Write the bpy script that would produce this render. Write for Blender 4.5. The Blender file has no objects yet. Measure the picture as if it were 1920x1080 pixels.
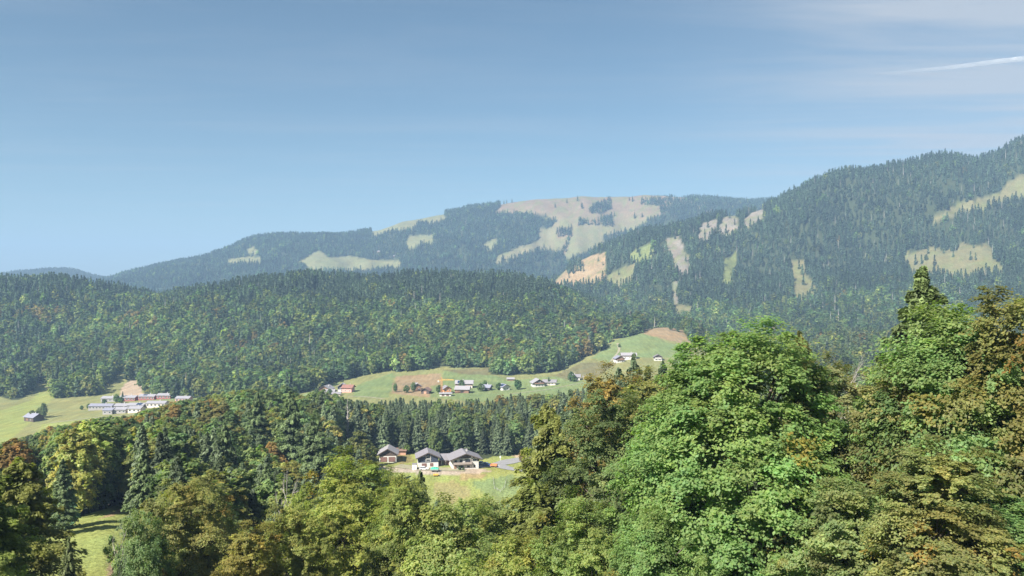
import bpy, math, random
import numpy as np
from math import radians, sin, cos, pi

# ------------------------------------------------------------------ camera, sky, sun
sc = bpy.context.scene
F = 1500.0                                    # focal length of the photograph in its own pixels (1920 wide)
cam_d = bpy.data.cameras.new("camera"); cam = bpy.data.objects.new("camera", cam_d)
sc.collection.objects.link(cam); sc.camera = cam
cam.location = (0, 0, 0); cam.rotation_euler = (radians(90), 0, 0)
cam_d.sensor_width = 36; cam_d.lens = 36 * F / 1920; cam_d.clip_start = 0.3; cam_d.clip_end = 60000
sc.view_settings.view_transform = 'Standard'; sc.view_settings.look = 'None'
sc.view_settings.gamma = 1; sc.view_settings.exposure = 1.5
sc.cycles.max_bounces = 8; sc.cycles.transparent_max_bounces = 8
sc.cycles.volume_bounces = 0
sc.cycles.use_denoising = True

SUN = np.array([-0.54, -0.60, 0.70]); SUN /= np.linalg.norm(SUN)
sl = bpy.data.lights.new("sun", 'SUN'); sl.energy = 4.8; sl.angle = radians(0.5); sl.color = (1, .955, .87)
so = bpy.data.objects.new("sun", sl); sc.collection.objects.link(so)
from mathutils import Vector
so.rotation_euler = Vector(SUN).to_track_quat('Z', 'Y').to_euler(); so.location = (-60, -40, 80)

w = bpy.data.worlds.new("World"); sc.world = w; w.use_nodes = True
nt = w.node_tree; nt.nodes.clear(); N = nt.nodes.new; L = nt.links.new
sky = N('ShaderNodeTexSky'); sky.sky_type = 'NISHITA'; sky.sun_disc = False
sky.sun_elevation = math.asin(SUN[2]); sky.sun_rotation = math.atan2(SUN[0], SUN[1])
sky.altitude = 1200; sky.air_density = 1.0; sky.dust_density = 1.2; sky.ozone_density = 2.2
tc = N('ShaderNodeTexCoord'); sep = N('ShaderNodeSeparateXYZ'); L(tc.outputs['Generated'], sep.inputs[0])
def math_(op, a, b=None, c=None):
    n = N('ShaderNodeMath'); n.operation = op
    for i, v in enumerate((a, b, c)):
        if v is None: continue
        if isinstance(v, (int, float)): n.inputs[i].default_value = v
        else: L(v, n.inputs[i])
    return n.outputs[0]
# thin cirrus: noise on a plane high above, seen by direction
zc = math_('MAXIMUM', sep.outputs[2], 0.03)
px = math_('DIVIDE', sep.outputs[0], zc); py = math_('DIVIDE', sep.outputs[1], zc)
comb = N('ShaderNodeCombineXYZ'); L(px, comb.inputs[0]); L(py, comb.inputs[1])
mp = N('ShaderNodeMapping'); mp.inputs['Rotation'].default_value = (0, 0, radians(62)); mp.inputs['Scale'].default_value = (.35, 1.5, 1)
L(comb.outputs[0], mp.inputs[0])
n1 = N('ShaderNodeTexNoise'); n1.inputs['Scale'].default_value = 1.3; n1.inputs['Detail'].default_value = 9; n1.inputs['Roughness'].default_value = .58
n1.inputs['Distortion'].default_value = .5; L(mp.outputs[0], n1.inputs['Vector'])
cov = N('ShaderNodeMapRange'); cov.inputs[1].default_value = .43; cov.inputs[2].default_value = .74; L(n1.outputs[0], cov.inputs[0])
right = N('ShaderNodeMapRange'); right.interpolation_type = 'SMOOTHSTEP'; right.inputs[1].default_value = .12; right.inputs[2].default_value = .62
right.inputs[3].default_value = .16; right.inputs[4].default_value = 1.0; L(sep.outputs[0], right.inputs[0])
cm = math_('MULTIPLY', cov.outputs[0], right.outputs[0])
veil = N('ShaderNodeMapRange'); veil.interpolation_type = 'SMOOTHSTEP'; veil.inputs[1].default_value = .10; veil.inputs[2].default_value = .60
veil.inputs[3].default_value = 0; veil.inputs[4].default_value = .34; L(sep.outputs[0], veil.inputs[0])
cm2 = math_('MINIMUM', math_('ADD', math_('MULTIPLY', cm, 1.0), veil.outputs[0]), .8)
mixc = N('ShaderNodeMixRGB'); L(cm2, mixc.inputs[0]); tn = N('ShaderNodeVectorMath'); tn.operation = 'MULTIPLY'; L(sky.outputs[0], tn.inputs[0]); tn.inputs[1].default_value = (.74, .825, .755); L(tn.outputs[0], mixc.inputs[1]); mixc.inputs[2].default_value = (4.3, 4.5, 4.8, 1)
bg = N('ShaderNodeBackground'); bg.inputs[1].default_value = 0.05; L(mixc.outputs[0], bg.inputs[0])
wo = N('ShaderNodeOutputWorld'); L(bg.outputs[0], wo.inputs[0])

# ------------------------------------------------------------------ helpers
RNG = np.random.default_rng(7)
COL = sc.collection

def tag(o, label=None, cat=None, group=None, kind=None):
    if label: o['label'] = label
    if cat: o['category'] = cat
    if group: o['group'] = group
    if kind: o['kind'] = kind
    return o

def mesh_np(name, V, Q, mats, attr=None, matidx=None, smooth=False):
    """quads only (a repeated last index makes a triangle illegal, so all faces are quads)"""
    me = bpy.data.meshes.new(name)
    V = np.asarray(V, np.float32); Q = np.asarray(Q, np.int32)
    me.vertices.add(len(V)); me.vertices.foreach_set('co', V.ravel())
    me.loops.add(Q.size); me.loops.foreach_set('vertex_index', Q.ravel())
    me.polygons.add(len(Q)); me.polygons.foreach_set('loop_start', np.arange(0, Q.size, 4, dtype=np.int32))
    if matidx is not None: me.polygons.foreach_set('material_index', np.asarray(matidx, np.int32))
    if smooth: me.polygons.foreach_set('use_smooth', np.ones(len(Q), bool))
    for m in (mats if isinstance(mats, (list, tuple)) else [mats]): me.materials.append(m)
    me.update(calc_edges=True)
    if attr is not None:
        for k, (dom, arr) in attr.items():
            arr = np.asarray(arr, np.float32)
            if arr.ndim == 2:
                a = me.attributes.new(k, 'FLOAT_COLOR', dom)
                full = np.ones((len(arr), 4), np.float32); full[:, :3] = arr
                a.data.foreach_set('color', full.ravel())
            else:
                a = me.attributes.new(k, 'FLOAT', dom); a.data.foreach_set('value', arr)
    return me

def link(name, me, parent=None, loc=None, rot=None):
    o = bpy.data.objects.new(name, me); COL.objects.link(o)
    if parent is not None: o.parent = parent
    if loc is not None: o.location = loc
    if rot is not None: o.rotation_euler = (0, 0, rot)
    return o

class MB:
    """collects boxes, bars, slabs as polygons and links them as one mesh"""
    def __init__(s): s.v = []; s.f = []
    def poly(s, pts): b = len(s.v); s.v += [tuple(p) for p in pts]; s.f.append(list(range(b, b + len(pts))))
    def hexa(s, p):            # 8 points: bottom 4 ccw, top 4 ccw
        b = len(s.v); s.v += [tuple(q) for q in p]
        for f in ((3, 2, 1, 0), (4, 5, 6, 7), (0, 1, 5, 4), (1, 2, 6, 5), (2, 3, 7, 6), (3, 0, 4, 7)): s.f.append([b + i for i in f])
    def box(s, x0, x1, y0, y1, z0, z1):
        s.hexa([(x0, y0, z0), (x1, y0, z0), (x1, y1, z0), (x0, y1, z0), (x0, y0, z1), (x1, y0, z1), (x1, y1, z1), (x0, y1, z1)])
    def bar(s, a, b, r, r2=None, n=8):
        a = np.array(a, float); b = np.array(b, float); r2 = r if r2 is None else r2
        d = b - a; d /= max(1e-9, np.linalg.norm(d)); t = np.array([0, 0, 1.]) if abs(d[2]) < .9 else np.array([1., 0, 0])
        e = np.cross(d, t); e /= np.linalg.norm(e); g = np.cross(d, e); k = len(s.v)
        for c, rr in ((a, r), (b, r2)):
            for i in range(n): s.v.append(tuple(c + rr * (cos(2*pi*i/n) * e + sin(2*pi*i/n) * g)))
        for i in range(n): s.f.append([k + i, k + (i+1) % n, k + n + (i+1) % n, k + n + i])
        s.f.append([k + n - 1 - i for i in range(n)]); s.f.append([k + n + i for i in range(n)])
    def prism(s, outline, y0, y1):       # outline in xz, ccw seen from -y
        n = len(outline); b = len(s.v)
        s.v += [(x, y0, z) for x, z in outline] + [(x, y1, z) for x, z in outline]
        s.f.append([b + i for i in range(n)]); s.f.append([b + 2*n - 1 - i for i in range(n)])
        for i in range(n): s.f.append([b + (i+1) % n, b + i, b + n + i, b + n + (i+1) % n])
    def build(s, name, mat, parent=None, label=None):
        me = bpy.data.meshes.new(name); me.from_pydata(s.v, [], s.f); me.materials.append(mat); me.update()
        o = link(name, me, parent)
        if label: o['label'] = label
        return o

# value noise (numpy)
_perm = np.random.default_rng(3).random((512, 512))
def vnoise(x, y):
    xi = np.floor(x).astype(int); yi = np.floor(y).astype(int); fx = x - xi; fy = y - yi
    fx = fx*fx*(3-2*fx); fy = fy*fy*(3-2*fy)
    a = _perm[xi & 511, yi & 511]; b = _perm[(xi+1) & 511, yi & 511]; c = _perm[xi & 511, (yi+1) & 511]; d = _perm[(xi+1) & 511, (yi+1) & 511]
    return (a*(1-fx)+b*fx)*(1-fy) + (c*(1-fx)+d*fx)*fy
def fbm(x, y, o=4):
    s = 0; a = .5; t = 0
    for i in range(o): s = s + a*vnoise(x*2**i + 17.3*i, y*2**i + 5.1*i); t += a; a *= .5
    return s/t*2-1

# ------------------------------------------------------------------ materials
def new_mat(name):
    m = bpy.data.materials.new(name); m.use_nodes = True; t = m.node_tree; t.nodes.clear(); return m, t
def simple(name, col, rough=.8, var=.12, scale=2.0, metallic=0, bump=0.0, detail=5, stretch=None):
    m, t = new_mat(name); n = t.nodes.new; l = t.links.new
    o = n('ShaderNodeOutputMaterial'); p = n('ShaderNodeBsdfPrincipled'); l(p.outputs[0], o.inputs[0])
    tcn = n('ShaderNodeTexCoord'); ns = n('ShaderNodeTexNoise'); ns.inputs['Scale'].default_value = scale; ns.inputs['Detail'].default_value = detail
    mpn = n('ShaderNodeMapping'); l(tcn.outputs['Object'], mpn.inputs[0]); l(mpn.outputs[0], ns.inputs['Vector'])
    if stretch: mpn.inputs['Scale'].default_value = stretch
    mr = n('ShaderNodeMapRange'); mr.inputs[1].default_value = .3; mr.inputs[2].default_value = .7; mr.inputs[3].default_value = 1-var; mr.inputs[4].default_value = 1+var
    l(ns.outputs[0], mr.inputs[0])
    vm = n('ShaderNodeVectorMath'); vm.operation = 'SCALE'; vm.inputs[0].default_value = col; l(mr.outputs[0], vm.inputs['Scale'])
    l(vm.outputs[0], p.inputs['Base Color']); p.inputs['Roughness'].default_value = rough; p.inputs['Metallic'].default_value = metallic
    if bump:
        b = n('ShaderNodeBump'); b.inputs['Strength'].default_value = bump; l(ns.outputs[0], b.inputs['Height']); l(b.outputs[0], p.inputs['Normal'])
    return m

def leaf_mat(name, base, transl=.35, gloss=.25):
    m, t = new_mat(name); n = t.nodes.new; l = t.links.new
    o = n('ShaderNodeOutputMaterial')
    at = n('ShaderNodeAttribute'); at.attribute_type = 'INSTANCER'; at.attribute_name = 'tint'
    lv = n('ShaderNodeAttribute'); lv.attribute_name = 'lv'
    mul = n('ShaderNodeVectorMath'); mul.operation = 'MULTIPLY'; l(at.outputs['Vector'], mul.inputs[0]); mul.inputs[1].default_value = base
    mul2 = n('ShaderNodeVectorMath'); mul2.operation = 'MULTIPLY'; l(mul.outputs[0], mul2.inputs[0]); l(lv.outputs['Vector'], mul2.inputs[1])
    d = n('ShaderNodeBsdfPrincipled'); l(mul2.outputs[0], d.inputs['Base Color']); d.inputs['Roughness'].default_value = .55
    d.inputs['Specular IOR Level'].default_value = gloss
    tr = n('ShaderNodeBsdfTranslucent'); tv = n('ShaderNodeVectorMath'); tv.operation = 'MULTIPLY'; l(mul2.outputs[0], tv.inputs[0]); tv.inputs[1].default_value = (1.25, 1.45, .6)
    l(tv.outputs[0], tr.inputs[0])
    mx = n('ShaderNodeMixShader'); mx.inputs[0].default_value = transl; l(d.outputs[0], mx.inputs[1]); l(tr.outputs[0], mx.inputs[2]); l(mx.outputs[0], o.inputs[0])
    return m
LEAF = leaf_mat('broad_leaves', (.205, .232, .115), transl=.52)
NEEDLE = leaf_mat('needles', (.105, .135, .078), transl=.28)
BARK = simple('bark', (.12, .095, .075), .9, .35, 3, bump=.4, stretch=(3, 3, .4))
DEADW = simple('dead_wood', (.36, .33, .30), .9, .2, 3, bump=.3, stretch=(3, 3, .4))

# ------------------------------------------------------------------ terrain heights
def U2X(u, d): return (u - 960) / F * d
ROWS = [
 (-400, [(0, 40)]), (-60, [(0, 12)]), (-6, [(0, -1.2)]), (2, [(0, -2.2)]),
 (60, [(-300,-33),(0,-33),(550,-34),(960,-36),(1300,-33),(1600,-28),(1920,-26),(2300,-22)]),
 (90, [(-300,-42),(250,-42),(550,-44),(960,-48),(1300,-42),(1600,-34),(2300,-28)]),
 (150, [(-300,-50),(0,-47),(200,-46),(400,-50),(700,-62),(960,-64),(1100,-53),(1200,-47),(1400,-46),(1700,-38),(2300,-30)]),
 (240, [(-300,-70),(0,-66),(250,-58),(400,-60),(700,-80),(960,-90),(1100,-79),(1200,-68),(1300,-62),(1600,-50),(2300,-42)]),
 (320, [(-300,-86),(0,-81),(250,-70),(400,-68),(600,-80),(700,-89),(960,-91),(1050,-88),(1200,-76),(1400,-63),(1600,-54),(2300,-46)]),
 (370, [(-300,-98),(0,-93),(250,-76),(400,-72),(550,-74),(650,-81),(720,-83),(960,-83.5),(1050,-83),(1200,-79),(1400,-66),(1600,-57),(2300,-50)]),
 (430, [(-300,-105),(0,-101),(200,-86),(400,-76),(550,-77),(700,-83),(960,-84),(1100,-82),(1300,-78),(1600,-62),(2300,-55)]),
 (560, [(-300,-115),(0,-113),(250,-105),(400,-98),(600,-94),(960,-93),(1150,-88),(1300,-86),(1600,-80),(2300,-65)]),
 (700, [(-300,-119),(0,-118),(100,-116),(250,-112),(400,-106),(600,-98),(700,-96),(960,-95),(1100,-89),(1250,-87),(1500,-87),(2300,-60)]),
 (850, [(-300,-119),(0,-119),(250,-113),(400,-109),(600,-100),(700,-93.5),(900,-92),(960,-93),(1050,-90),(1100,-86),(1180,-79),(1300,-79),(1500,-86),(2300,-55)]),
 (1000, [(-300,-110),(0,-112),(60,-104),(130,-105),(230,-104),(400,-105),(600,-93),(700,-80),(900,-78),(960,-79),(1050,-82),(1120,-76),(1200,-63),(1300,-68),(1400,-84),(2300,-50)]),
 (1100, [(-300,-92),(0,-92),(250,-88),(600,-70),(900,-60),(1000,-63),(1100,-62),(1150,-61),(1200,-58),(1250,-54),(1290,-60),(1340,-78),(1500,-84),(1700,-78),(2300,-40)]),
 (1260, [(-300,-50),(0,-48),(250,-50),(600,-36),(900,-26),(1000,-34),(1100,-52),(1180,-66),(1250,-66),(1340,-78),(1500,-76),(1700,-58),(2300,-20)]),
 (1500, [(-300,3),(0,5),(100,1),(190,-10),(290,-27),(420,-8),(520,7),(700,8),(850,17),(940,12),(1030,-6),(1100,-36),(1180,-78),(1250,-50),(1350,-48),(1500,-40),(1700,-15),(1920,12),(2300,50)]),
 (1750, [(-300,-80),(400,-80),(900,-60),(1050,-50),(1100,-48),(1180,-38),(1250,-8),(1350,12),(1500,50),(1700,66),(1920,100),(2300,160)]),
 (2200, [(-300,-120),(850,-110),(960,-60),(1000,-30),(1030,3),(1060,52),(1130,108),(1200,147),(1280,170),(1330,186),(1400,208),(1440,224),(1500,270),(1560,306),(1600,312),(1640,311),(1700,330),(1745,350),(1790,354),(1830,338),(1870,360),(1920,398),(2050,440),(2300,500)]),
 (2700, [(-300,-100),(0,-100),(190,-60),(500,-20),(900,0),(1100,0),(1300,50),(1500,150),(2300,350)]),
 (3600, [(-300,-40),(0,-14),(150,-8),(190,26),(240,62),(300,103),(380,127),(420,163),(480,223),(560,233),(640,228),(700,254),(760,295),(850,338),(900,360),(950,382),(1040,405),(1150,410),(1280,408),(1400,389),(1500,372),(2300,360)]),
 (3850, [(-300,-60),(0,-40),(190,-10),(480,180),(950,370),(1280,400),(1500,360),(2300,330)]),
 (4300, [(-300,90),(0,62),(40,76),(100,94),(140,88),(180,56),(260,0),(400,-50),(900,0),(1200,150),(2300,200)]),
 (5600, [(0,-150)]), (9000, [(0,-150)]),
]
DK = np.array([r[0] for r in ROWS], float)
def smooth_interp(u, pts):
    xs = np.array([p[0] for p in pts], float); ys = np.array([p[1] for p in pts], float)
    if len(xs) == 1: return np.full_like(u, ys[0])
    s = 0; offs = (-18, -9, 0, 9, 18); wt = (.1, .22, .36, .22, .1)
    for o_, w_ in zip(offs, wt): s = s + w_*np.interp(u + o_, xs, ys)
    return s
UG = np.linspace(-700, 2620, 830)
ZK = np.stack([smooth_interp(UG, r[1]) for r in ROWS])         # rows x columns
def pchip_slopes(x, y):
    h = np.diff(x)[:, None]; dl = np.diff(y, axis=0)/h; m = np.zeros_like(y)
    w1 = 2*h[1:]+h[:-1]; w2 = h[1:]+2*h[:-1]
    ok = dl[1:]*dl[:-1] > 0
    with np.errstate(divide='ignore', invalid='ignore'):
        mm = (w1+w2)/(w1/dl[:-1]+w2/dl[1:])
    m[1:-1] = np.where(ok, mm, 0); m[0] = dl[0]; m[-1] = dl[-1]
    return m
MK = pchip_slopes(DK, ZK)
def height(x, y):
    x = np.asarray(x, float); y = np.asarray(y, float)
    ye = np.maximum(y, 25)
    u = np.clip(960 + F*x/ye, -690, 2610)
    near = np.clip((y-5)/50, 0, 1)                                # close to the eye the slope is even
    u = 960 + (u-960)*near
    fu = (u-UG[0])/(UG[1]-UG[0]); iu = np.clip(fu.astype(int), 0, len(UG)-2); fu = fu-iu
    k = np.clip(np.searchsorted(DK, y, side='right')-1, 0, len(DK)-2)
    h = DK[k+1]-DK[k]; t = np.clip((y-DK[k])/h, 0, 1)
    def col(A, kk): return A[kk, iu]*(1-fu)+A[kk, iu+1]*fu
    z0, z1, m0, m1 = col(ZK, k), col(ZK, k+1), col(MK, k), col(MK, k+1)
    t2 = t*t; t3 = t2*t
    z = (2*t3-3*t2+1)*z0+(t3-2*t2+t)*h*m0+(-2*t3+3*t2)*z1+(t3-t2)*h*m1
    # relief: small in the fields, gullies and spurs on the mountains
    a_far = np.interp(y, [900, 1150, 1350, 1480, 1540, 1750, 1950, 2150, 2260, 2500, 3000, 3400, 3600, 3900], [0, 16, 28, 8, 4, 42, 44, 10, 7, 40, 50, 26, 7, 7])
    u_fade = np.where((u > 1080) & (u < 1340), np.clip((y-1250)/200, 0, 1), 1)
    rid = 1-2*np.abs(fbm(x/270+3.3, y/800+1.7, 3))
    z = z + a_far*u_fade*(.8*(rid-.5) + .55*fbm(x/90, y/120, 3))
    z = z + np.clip((y-20)/100, 0, 1)*np.clip((1100-y)/200, 0, 1)*.8*fbm(x/40, y/40, 3)
    return z
def UV(x, y, z): return 960+F*x/np.maximum(y, 1), 540-F*z/np.maximum(y, 1)

# ------------------------------------------------------------------ open land: polygons traced on the photo, each on the hill it lies on
def pip(u, v, poly):
    inside = np.zeros(u.shape, bool); n = len(poly)
    for i in range(n):
        x1, y1 = poly[i]; x2, y2 = poly[(i+1) % n]
        if y1 == y2: continue
        c = ((y1 > v) != (y2 > v)) & (u < (x2-x1)*(v-y1)/(y2-y1)+x1); inside ^= c
    return inside
GR = (.195, .232, .075); GRY = (.175, .190, .080); PALE = (.128, .128, .066); TAN = (.225, .175, .105); GREEN = (.135, .185, .078)
PINK = (.152, .120, .084); ROCK = (.155, .145, .125); SOIL = (.30, .25, .19); SCRUB = (.13, .16, .06)
OPEN = [  # (depth range, colour, polygon)
 ((560, 1240), GRY, [(-700,735),(-50,742),(0,744),(20,750),(44,748),(56,732),(80,714),(98,728),(106,748),(150,744),(182,742),(200,720),(230,688),(247,692),(238,716),(264,712),(270,738),(300,747),(420,746),(540,742),(580,733),(640,713),(700,701),(735,693),(742,698),(800,693),(820,687),(870,690),(915,688),(918,702),(960,704),(1040,698),(1080,678),(1130,656),(1146,637),(1172,633),(1200,624),(1206,617),(1250,611),(1285,620),(1292,638),(1312,653),(1345,672),(1345,860),(-700,900)]),
 ((296, 400), GR, [(682,850),(705,846),(765,846),(800,860),(905,862),(930,855),(1000,850),(1100,868),(1060,900),(1010,975),(960,1000),(800,1020),(770,930),(690,900)]),
 ((100, 215), GR, [(40,925),(110,955),(140,972),(250,935),(262,1000),(262,1180),(60,1180)]),
 # summit meadow of the far mountain
 ((2900, 4100), PINK, [(932,394),(955,360),(1150,350),(1440,355),(1440,382),(1400,383),(1340,380),(1330,392),(1280,378),(1262,378),(1245,398),(1215,405),(1210,415),(1180,428),(1150,432),(1120,440),(1135,452),(1090,470),(1060,482),(1055,466),(1010,462),(960,480),(930,490),(930,482),(960,468),(1008,452),(1012,425),(1030,430),(1046,412),(1030,402),(985,396)]),
 ((2900, 4100), PALE, [(697,438),(697,428),(745,413),(832,396),(835,408),(808,416),(786,412),(776,424),(735,430),(712,436)]),
 ((2400, 4100), PALE, [(553,494),(598,468),(614,482),(660,480),(700,488),(752,488),(745,498),(700,501),(570,503),(580,492),(566,492)]),
 ((2400, 4100), PALE, [(760,458),(766,442),(812,441),(810,456),(790,450),(776,462)]),
 ((2400, 4100), PALE, [(425,486),(465,482),(488,482),(488,491),(470,487),(430,491)]),
 ((2400, 4100), PALE, [(460,470),(473,462),(484,470),(470,474)]),
 ((2400, 4100), PALE, [(905,455),(930,447),(935,455),(915,460)]),
 # right-hand mountain
 ((1400, 2300), TAN, [(1040,530),(1046,514),(1066,490),(1134,472),(1136,506),(1118,524),(1090,528)]),
 ((1400, 2300), PALE, [(1132,520),(1160,503),(1190,494),(1187,520),(1160,528)]),
 ((1400, 2300), ROCK, [(1248,446),(1274,443),(1283,470),(1293,480),(1291,502),(1280,512),(1262,482)]),
 ((1400, 2300), SCRUB, [(1180,480),(1188,468),(1226,452),(1222,476),(1205,482)]),
 ((1300, 2300), ROCK, [(1261,528),(1269,528),(1273,556),(1266,566),(1261,560)]),
 ((1250, 2300), PALE, [(1256,588),(1263,568),(1300,576),(1292,586),(1275,590)]),
 ((1400, 2300), ROCK, [(1308,443),(1316,418),(1346,410),(1340,428),(1326,444)]),
 ((1400, 2300), ROCK, [(1346,434),(1354,410),(1380,400),(1384,420),(1362,436)]),
 ((1400, 2300), ROCK, [(1392,412),(1430,386),(1432,396),(1400,420)]),
 ((1400, 2300), PALE, [(1353,396),(1362,388),(1380,388),(1372,398)]),
 ((1300, 2300), SCRUB, [(1354,522),(1356,490),(1382,474),(1381,500),(1366,522)]),
 ((1300, 2300), PALE, [(1492,558),(1482,489),(1509,487),(1510,510),(1535,546),(1510,556)]),
 ((1300, 2300), PALE, [(1696,476),(1745,464),(1792,472),(1800,455),(1840,462),(1845,452),(1862,466),(1858,482),(1890,505),(1850,500),(1810,512),(1750,500),(1712,508)]),
 ((1300, 2300), PALE, [(1745,410),(1790,386),(1880,358),(1886,342),(1920,328),(2100,300),(2100,330),(1900,364),(1800,394),(1758,410)]),
 ((1100, 1500), ROCK, [(1018,668),(1022,645),(1028,660),(1034,690),(1026,690)]),
 ((1000, 1500), TAN, [(907,690),(905,655),(911,650),(911,690)]),
]
KEEP = [  # clumps of trees standing inside the open ground
 ((2900,4100), [(1103,400),(1110,388),(1140,374),(1147,376),(1144,392),(1125,402)]),
 ((2900,4100), [(1082,424),(1088,412),(1115,414),(1148,404),(1148,426),(1110,422)]),
 ((2900,4100), [(1040,446),(1044,430),(1072,428),(1074,444)]),
 ((2900,4100), [(1200,384),(1204,376),(1240,376),(1236,386)]),
 ((2900,4100), [(1055,470),(1062,448),(1068,448),(1062,476)]),
 ((2900,4100), [(1230,374),(1262,372),(1262,378),(1236,380)]),
 ((2900,4100), [(1232,378),(1300,373),(1445,374),(1445,402),(1240,402)]),
 ((1400,2300), [(1062,514),(1064,502),(1094,490),(1096,512)]),
 ((560,900), [(930,650),(936,648),(932,654),(934,660)]),
]
FIELDS = [ # colour patches inside the valley floor, same projection
 ((560,1240), TAN, [(733,738),(742,706),(826,700),(826,720),(808,724),(804,745)]),
 ((560,1240), GREEN, [(660,745),(668,722),(735,700),(740,706),(730,745)]),
 ((560,1240), GREEN, [(808,745),(810,726),(828,722),(830,694),(915,703),(960,712),(1045,706),(1110,712),(1110,740),(960,760)]),
 ((560,1240), PALE, [(830,694),(915,690),(917,703),(870,702)]),
 ((560,1240), PALE, [(1040,704),(1090,680),(1160,680),(1110,712),(1060,712)]),
 ((560,1240), GREEN, [(1110,672),(1150,640),(1180,628),(1205,624),(1262,645),(1295,652),(1290,672),(1165,670),(1140,680)]),
 ((560,1240), TAN, [(1199,624),(1206,614),(1250,609),(1288,620),(1294,644),(1275,642),(1262,640)]),
 ((560,1240), GREEN, [(540,760),(560,742),(620,722),(640,716),(600,745)]),
 ((560,1240), GR, [(-200,800),(0,770),(60,750),(80,725),(100,745),(60,790),(0,840),(-200,860)]),
 ((560,1240), GR, [(80,795),(180,782),(330,775),(420,765),(420,900),(0,900)]),
 ((560,1240), SOIL, [(222,745),(232,720),(245,713),(266,712),(268,742),(250,748)]),
 ((560,1240), GREEN, [(268,750),(270,744),(300,747),(420,744),(420,752)]),
 ((296,400), (.30,.265,.215), [(700,874),(790,874),(905,880),(930,883),(900,887),(850,891),(800,889),(700,882)]),
 ((296,400), (.215,.205,.092), [(815,905),(850,902),(880,915),(880,930),(850,945),(830,945),(812,930)]),
 ((296,400), (.24,.20,.10), [(860,889),(915,887),(900,898),(865,900)]),
 ((296,400), GREEN, [(880,905),(960,890),(1010,905),(1000,980),(960,985),(930,940)]),
 ((296,400), (.17,.16,.07), [(700,850),(765,850),(778,866),(750,870)]),
 ((296,400), (.34,.27,.20), [(955,850),(1000,846),(1060,850),(1060,874),(990,872)]),
 ((100,215), (.26,.20,.12), [(180,975),(250,942),(254,950),(210,968)]),
 ((100,215), (.22,.18,.12), [(200,1080),(205,1040),(250,1010),(262,1100)]),
]
def ground_cover(x, y, z):
    u, v = UV(x, y, z)
    col = np.empty(x.shape+(3,)); col[...] = (.036, .050, .026); opn = np.zeros(x.shape, bool)
    ju = np.where(y > 1250, 2.4, 1.6)*fbm(x/np.maximum(y, 50)*200, y/np.maximum(y, 50)*100 + z/9, 3)
    for (a, b), c, P in OPEN:
        k = (y > a) & (y < b); k[k] = pip((u+ju)[k], (v+.5*ju)[k], P) | ((y > 1250)[k] & (pip((u+ju)[k], (v-F*7/np.maximum(y, 1)+.5*ju)[k], P) | pip((u+ju)[k], (v-F*13/np.maximum(y, 1)+.5*ju)[k], P))); col[k] = c; opn |= k
    far_ = opn & (y > 1250); nz_ = fbm(x/22+31, y/45+z/20, 3); k = far_ & (nz_ > .12); col[k] = col[k]*.45+np.array(SCRUB)*.5
    k = far_ & (nz_ < -.22); col[k] = col[k]*1.12
    for (a, b), P in KEEP:
        k = (y > a) & (y < b) & opn; k[k] = pip(u[k], v[k], P); opn[k] = False
    for (a, b), c, P in FIELDS:
        k = (y > a) & (y < b) & opn; k[k] = pip(u[k], (v+.4*ju)[k], P); col[k] = c
    gx = opn & (y > 2900)                       # the far pasture turns greener lower down
    gm = np.clip((v-392)/40, 0, 1)[..., None]; col = np.where(gx[..., None], col*(1-.6*gm)+np.array((.15, .165, .085))*.6*gm, col)
    return col, opn

m, t = new_mat('ground'); n = t.nodes.new; l = t.links.new
o_ = n('ShaderNodeOutputMaterial'); p_ = n('ShaderNodeBsdfPrincipled'); l(p_.outputs[0], o_.inputs[0]); p_.inputs['Roughness'].default_value = .95
p_.inputs['Specular IOR Level'].default_value = .1
ca = n('ShaderNodeAttribute'); ca.attribute_name = 'cover'; tcn = n('ShaderNodeTexCoord')
def gnoise(scale, lo, hi, stretch=(1, 1, 1), rot=0):
    mpn = n('ShaderNodeMapping'); mpn.inputs['Scale'].default_value = stretch; mpn.inputs['Rotation'].default_value = (0, 0, rot); l(tcn.outputs['Object'], mpn.inputs[0])
    ns = n('ShaderNodeTexNoise'); ns.inputs['Scale'].default_value = scale; ns.inputs['Detail'].default_value = 6; ns.inputs['Roughness'].default_value = .6; l(mpn.outputs[0], ns.inputs['Vector'])
    mr = n('ShaderNodeMapRange'); mr.inputs[1].default_value = .3; mr.inputs[2].default_value = .7; mr.inputs[3].default_value = lo; mr.inputs[4].default_value = hi; l(ns.outputs[0], mr.inputs[0]); return mr.outputs[0]
def mulv(a, b):
    q = n('ShaderNodeMath'); q.operation = 'MULTIPLY'; l(a, q.inputs[0]); l(b, q.inputs[1]); return q.outputs[0]
fac = mulv(mulv(gnoise(1.1, .66, 1.34), gnoise(.03, .86, 1.14)), gnoise(.30, .78, 1.22, (1, .10, 1), .9))
vs = n('ShaderNodeVectorMath'); vs.operation = 'SCALE'; l(ca.outputs['Vector'], vs.inputs[0]); l(fac, vs.inputs['Scale'])
mixd = n('ShaderNodeMixRGB'); mixd.blend_type = 'MULTIPLY'; l(gnoise(.045, 0, .8), mixd.inputs[0]); l(vs.outputs[0], mixd.inputs[1]); mixd.inputs[2].default_value = (1.22, 1.0, .86, 1)
l(mixd.outputs[0], p_.inputs['Base Color'])
bp = n('ShaderNodeBump'); bp.inputs['Strength'].default_value = .5; bp.inputs['Distance'].default_value = .5; l(fac, bp.inputs['Height']); l(bp.outputs[0], p_.inputs['Normal'])
GROUND = m

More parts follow.
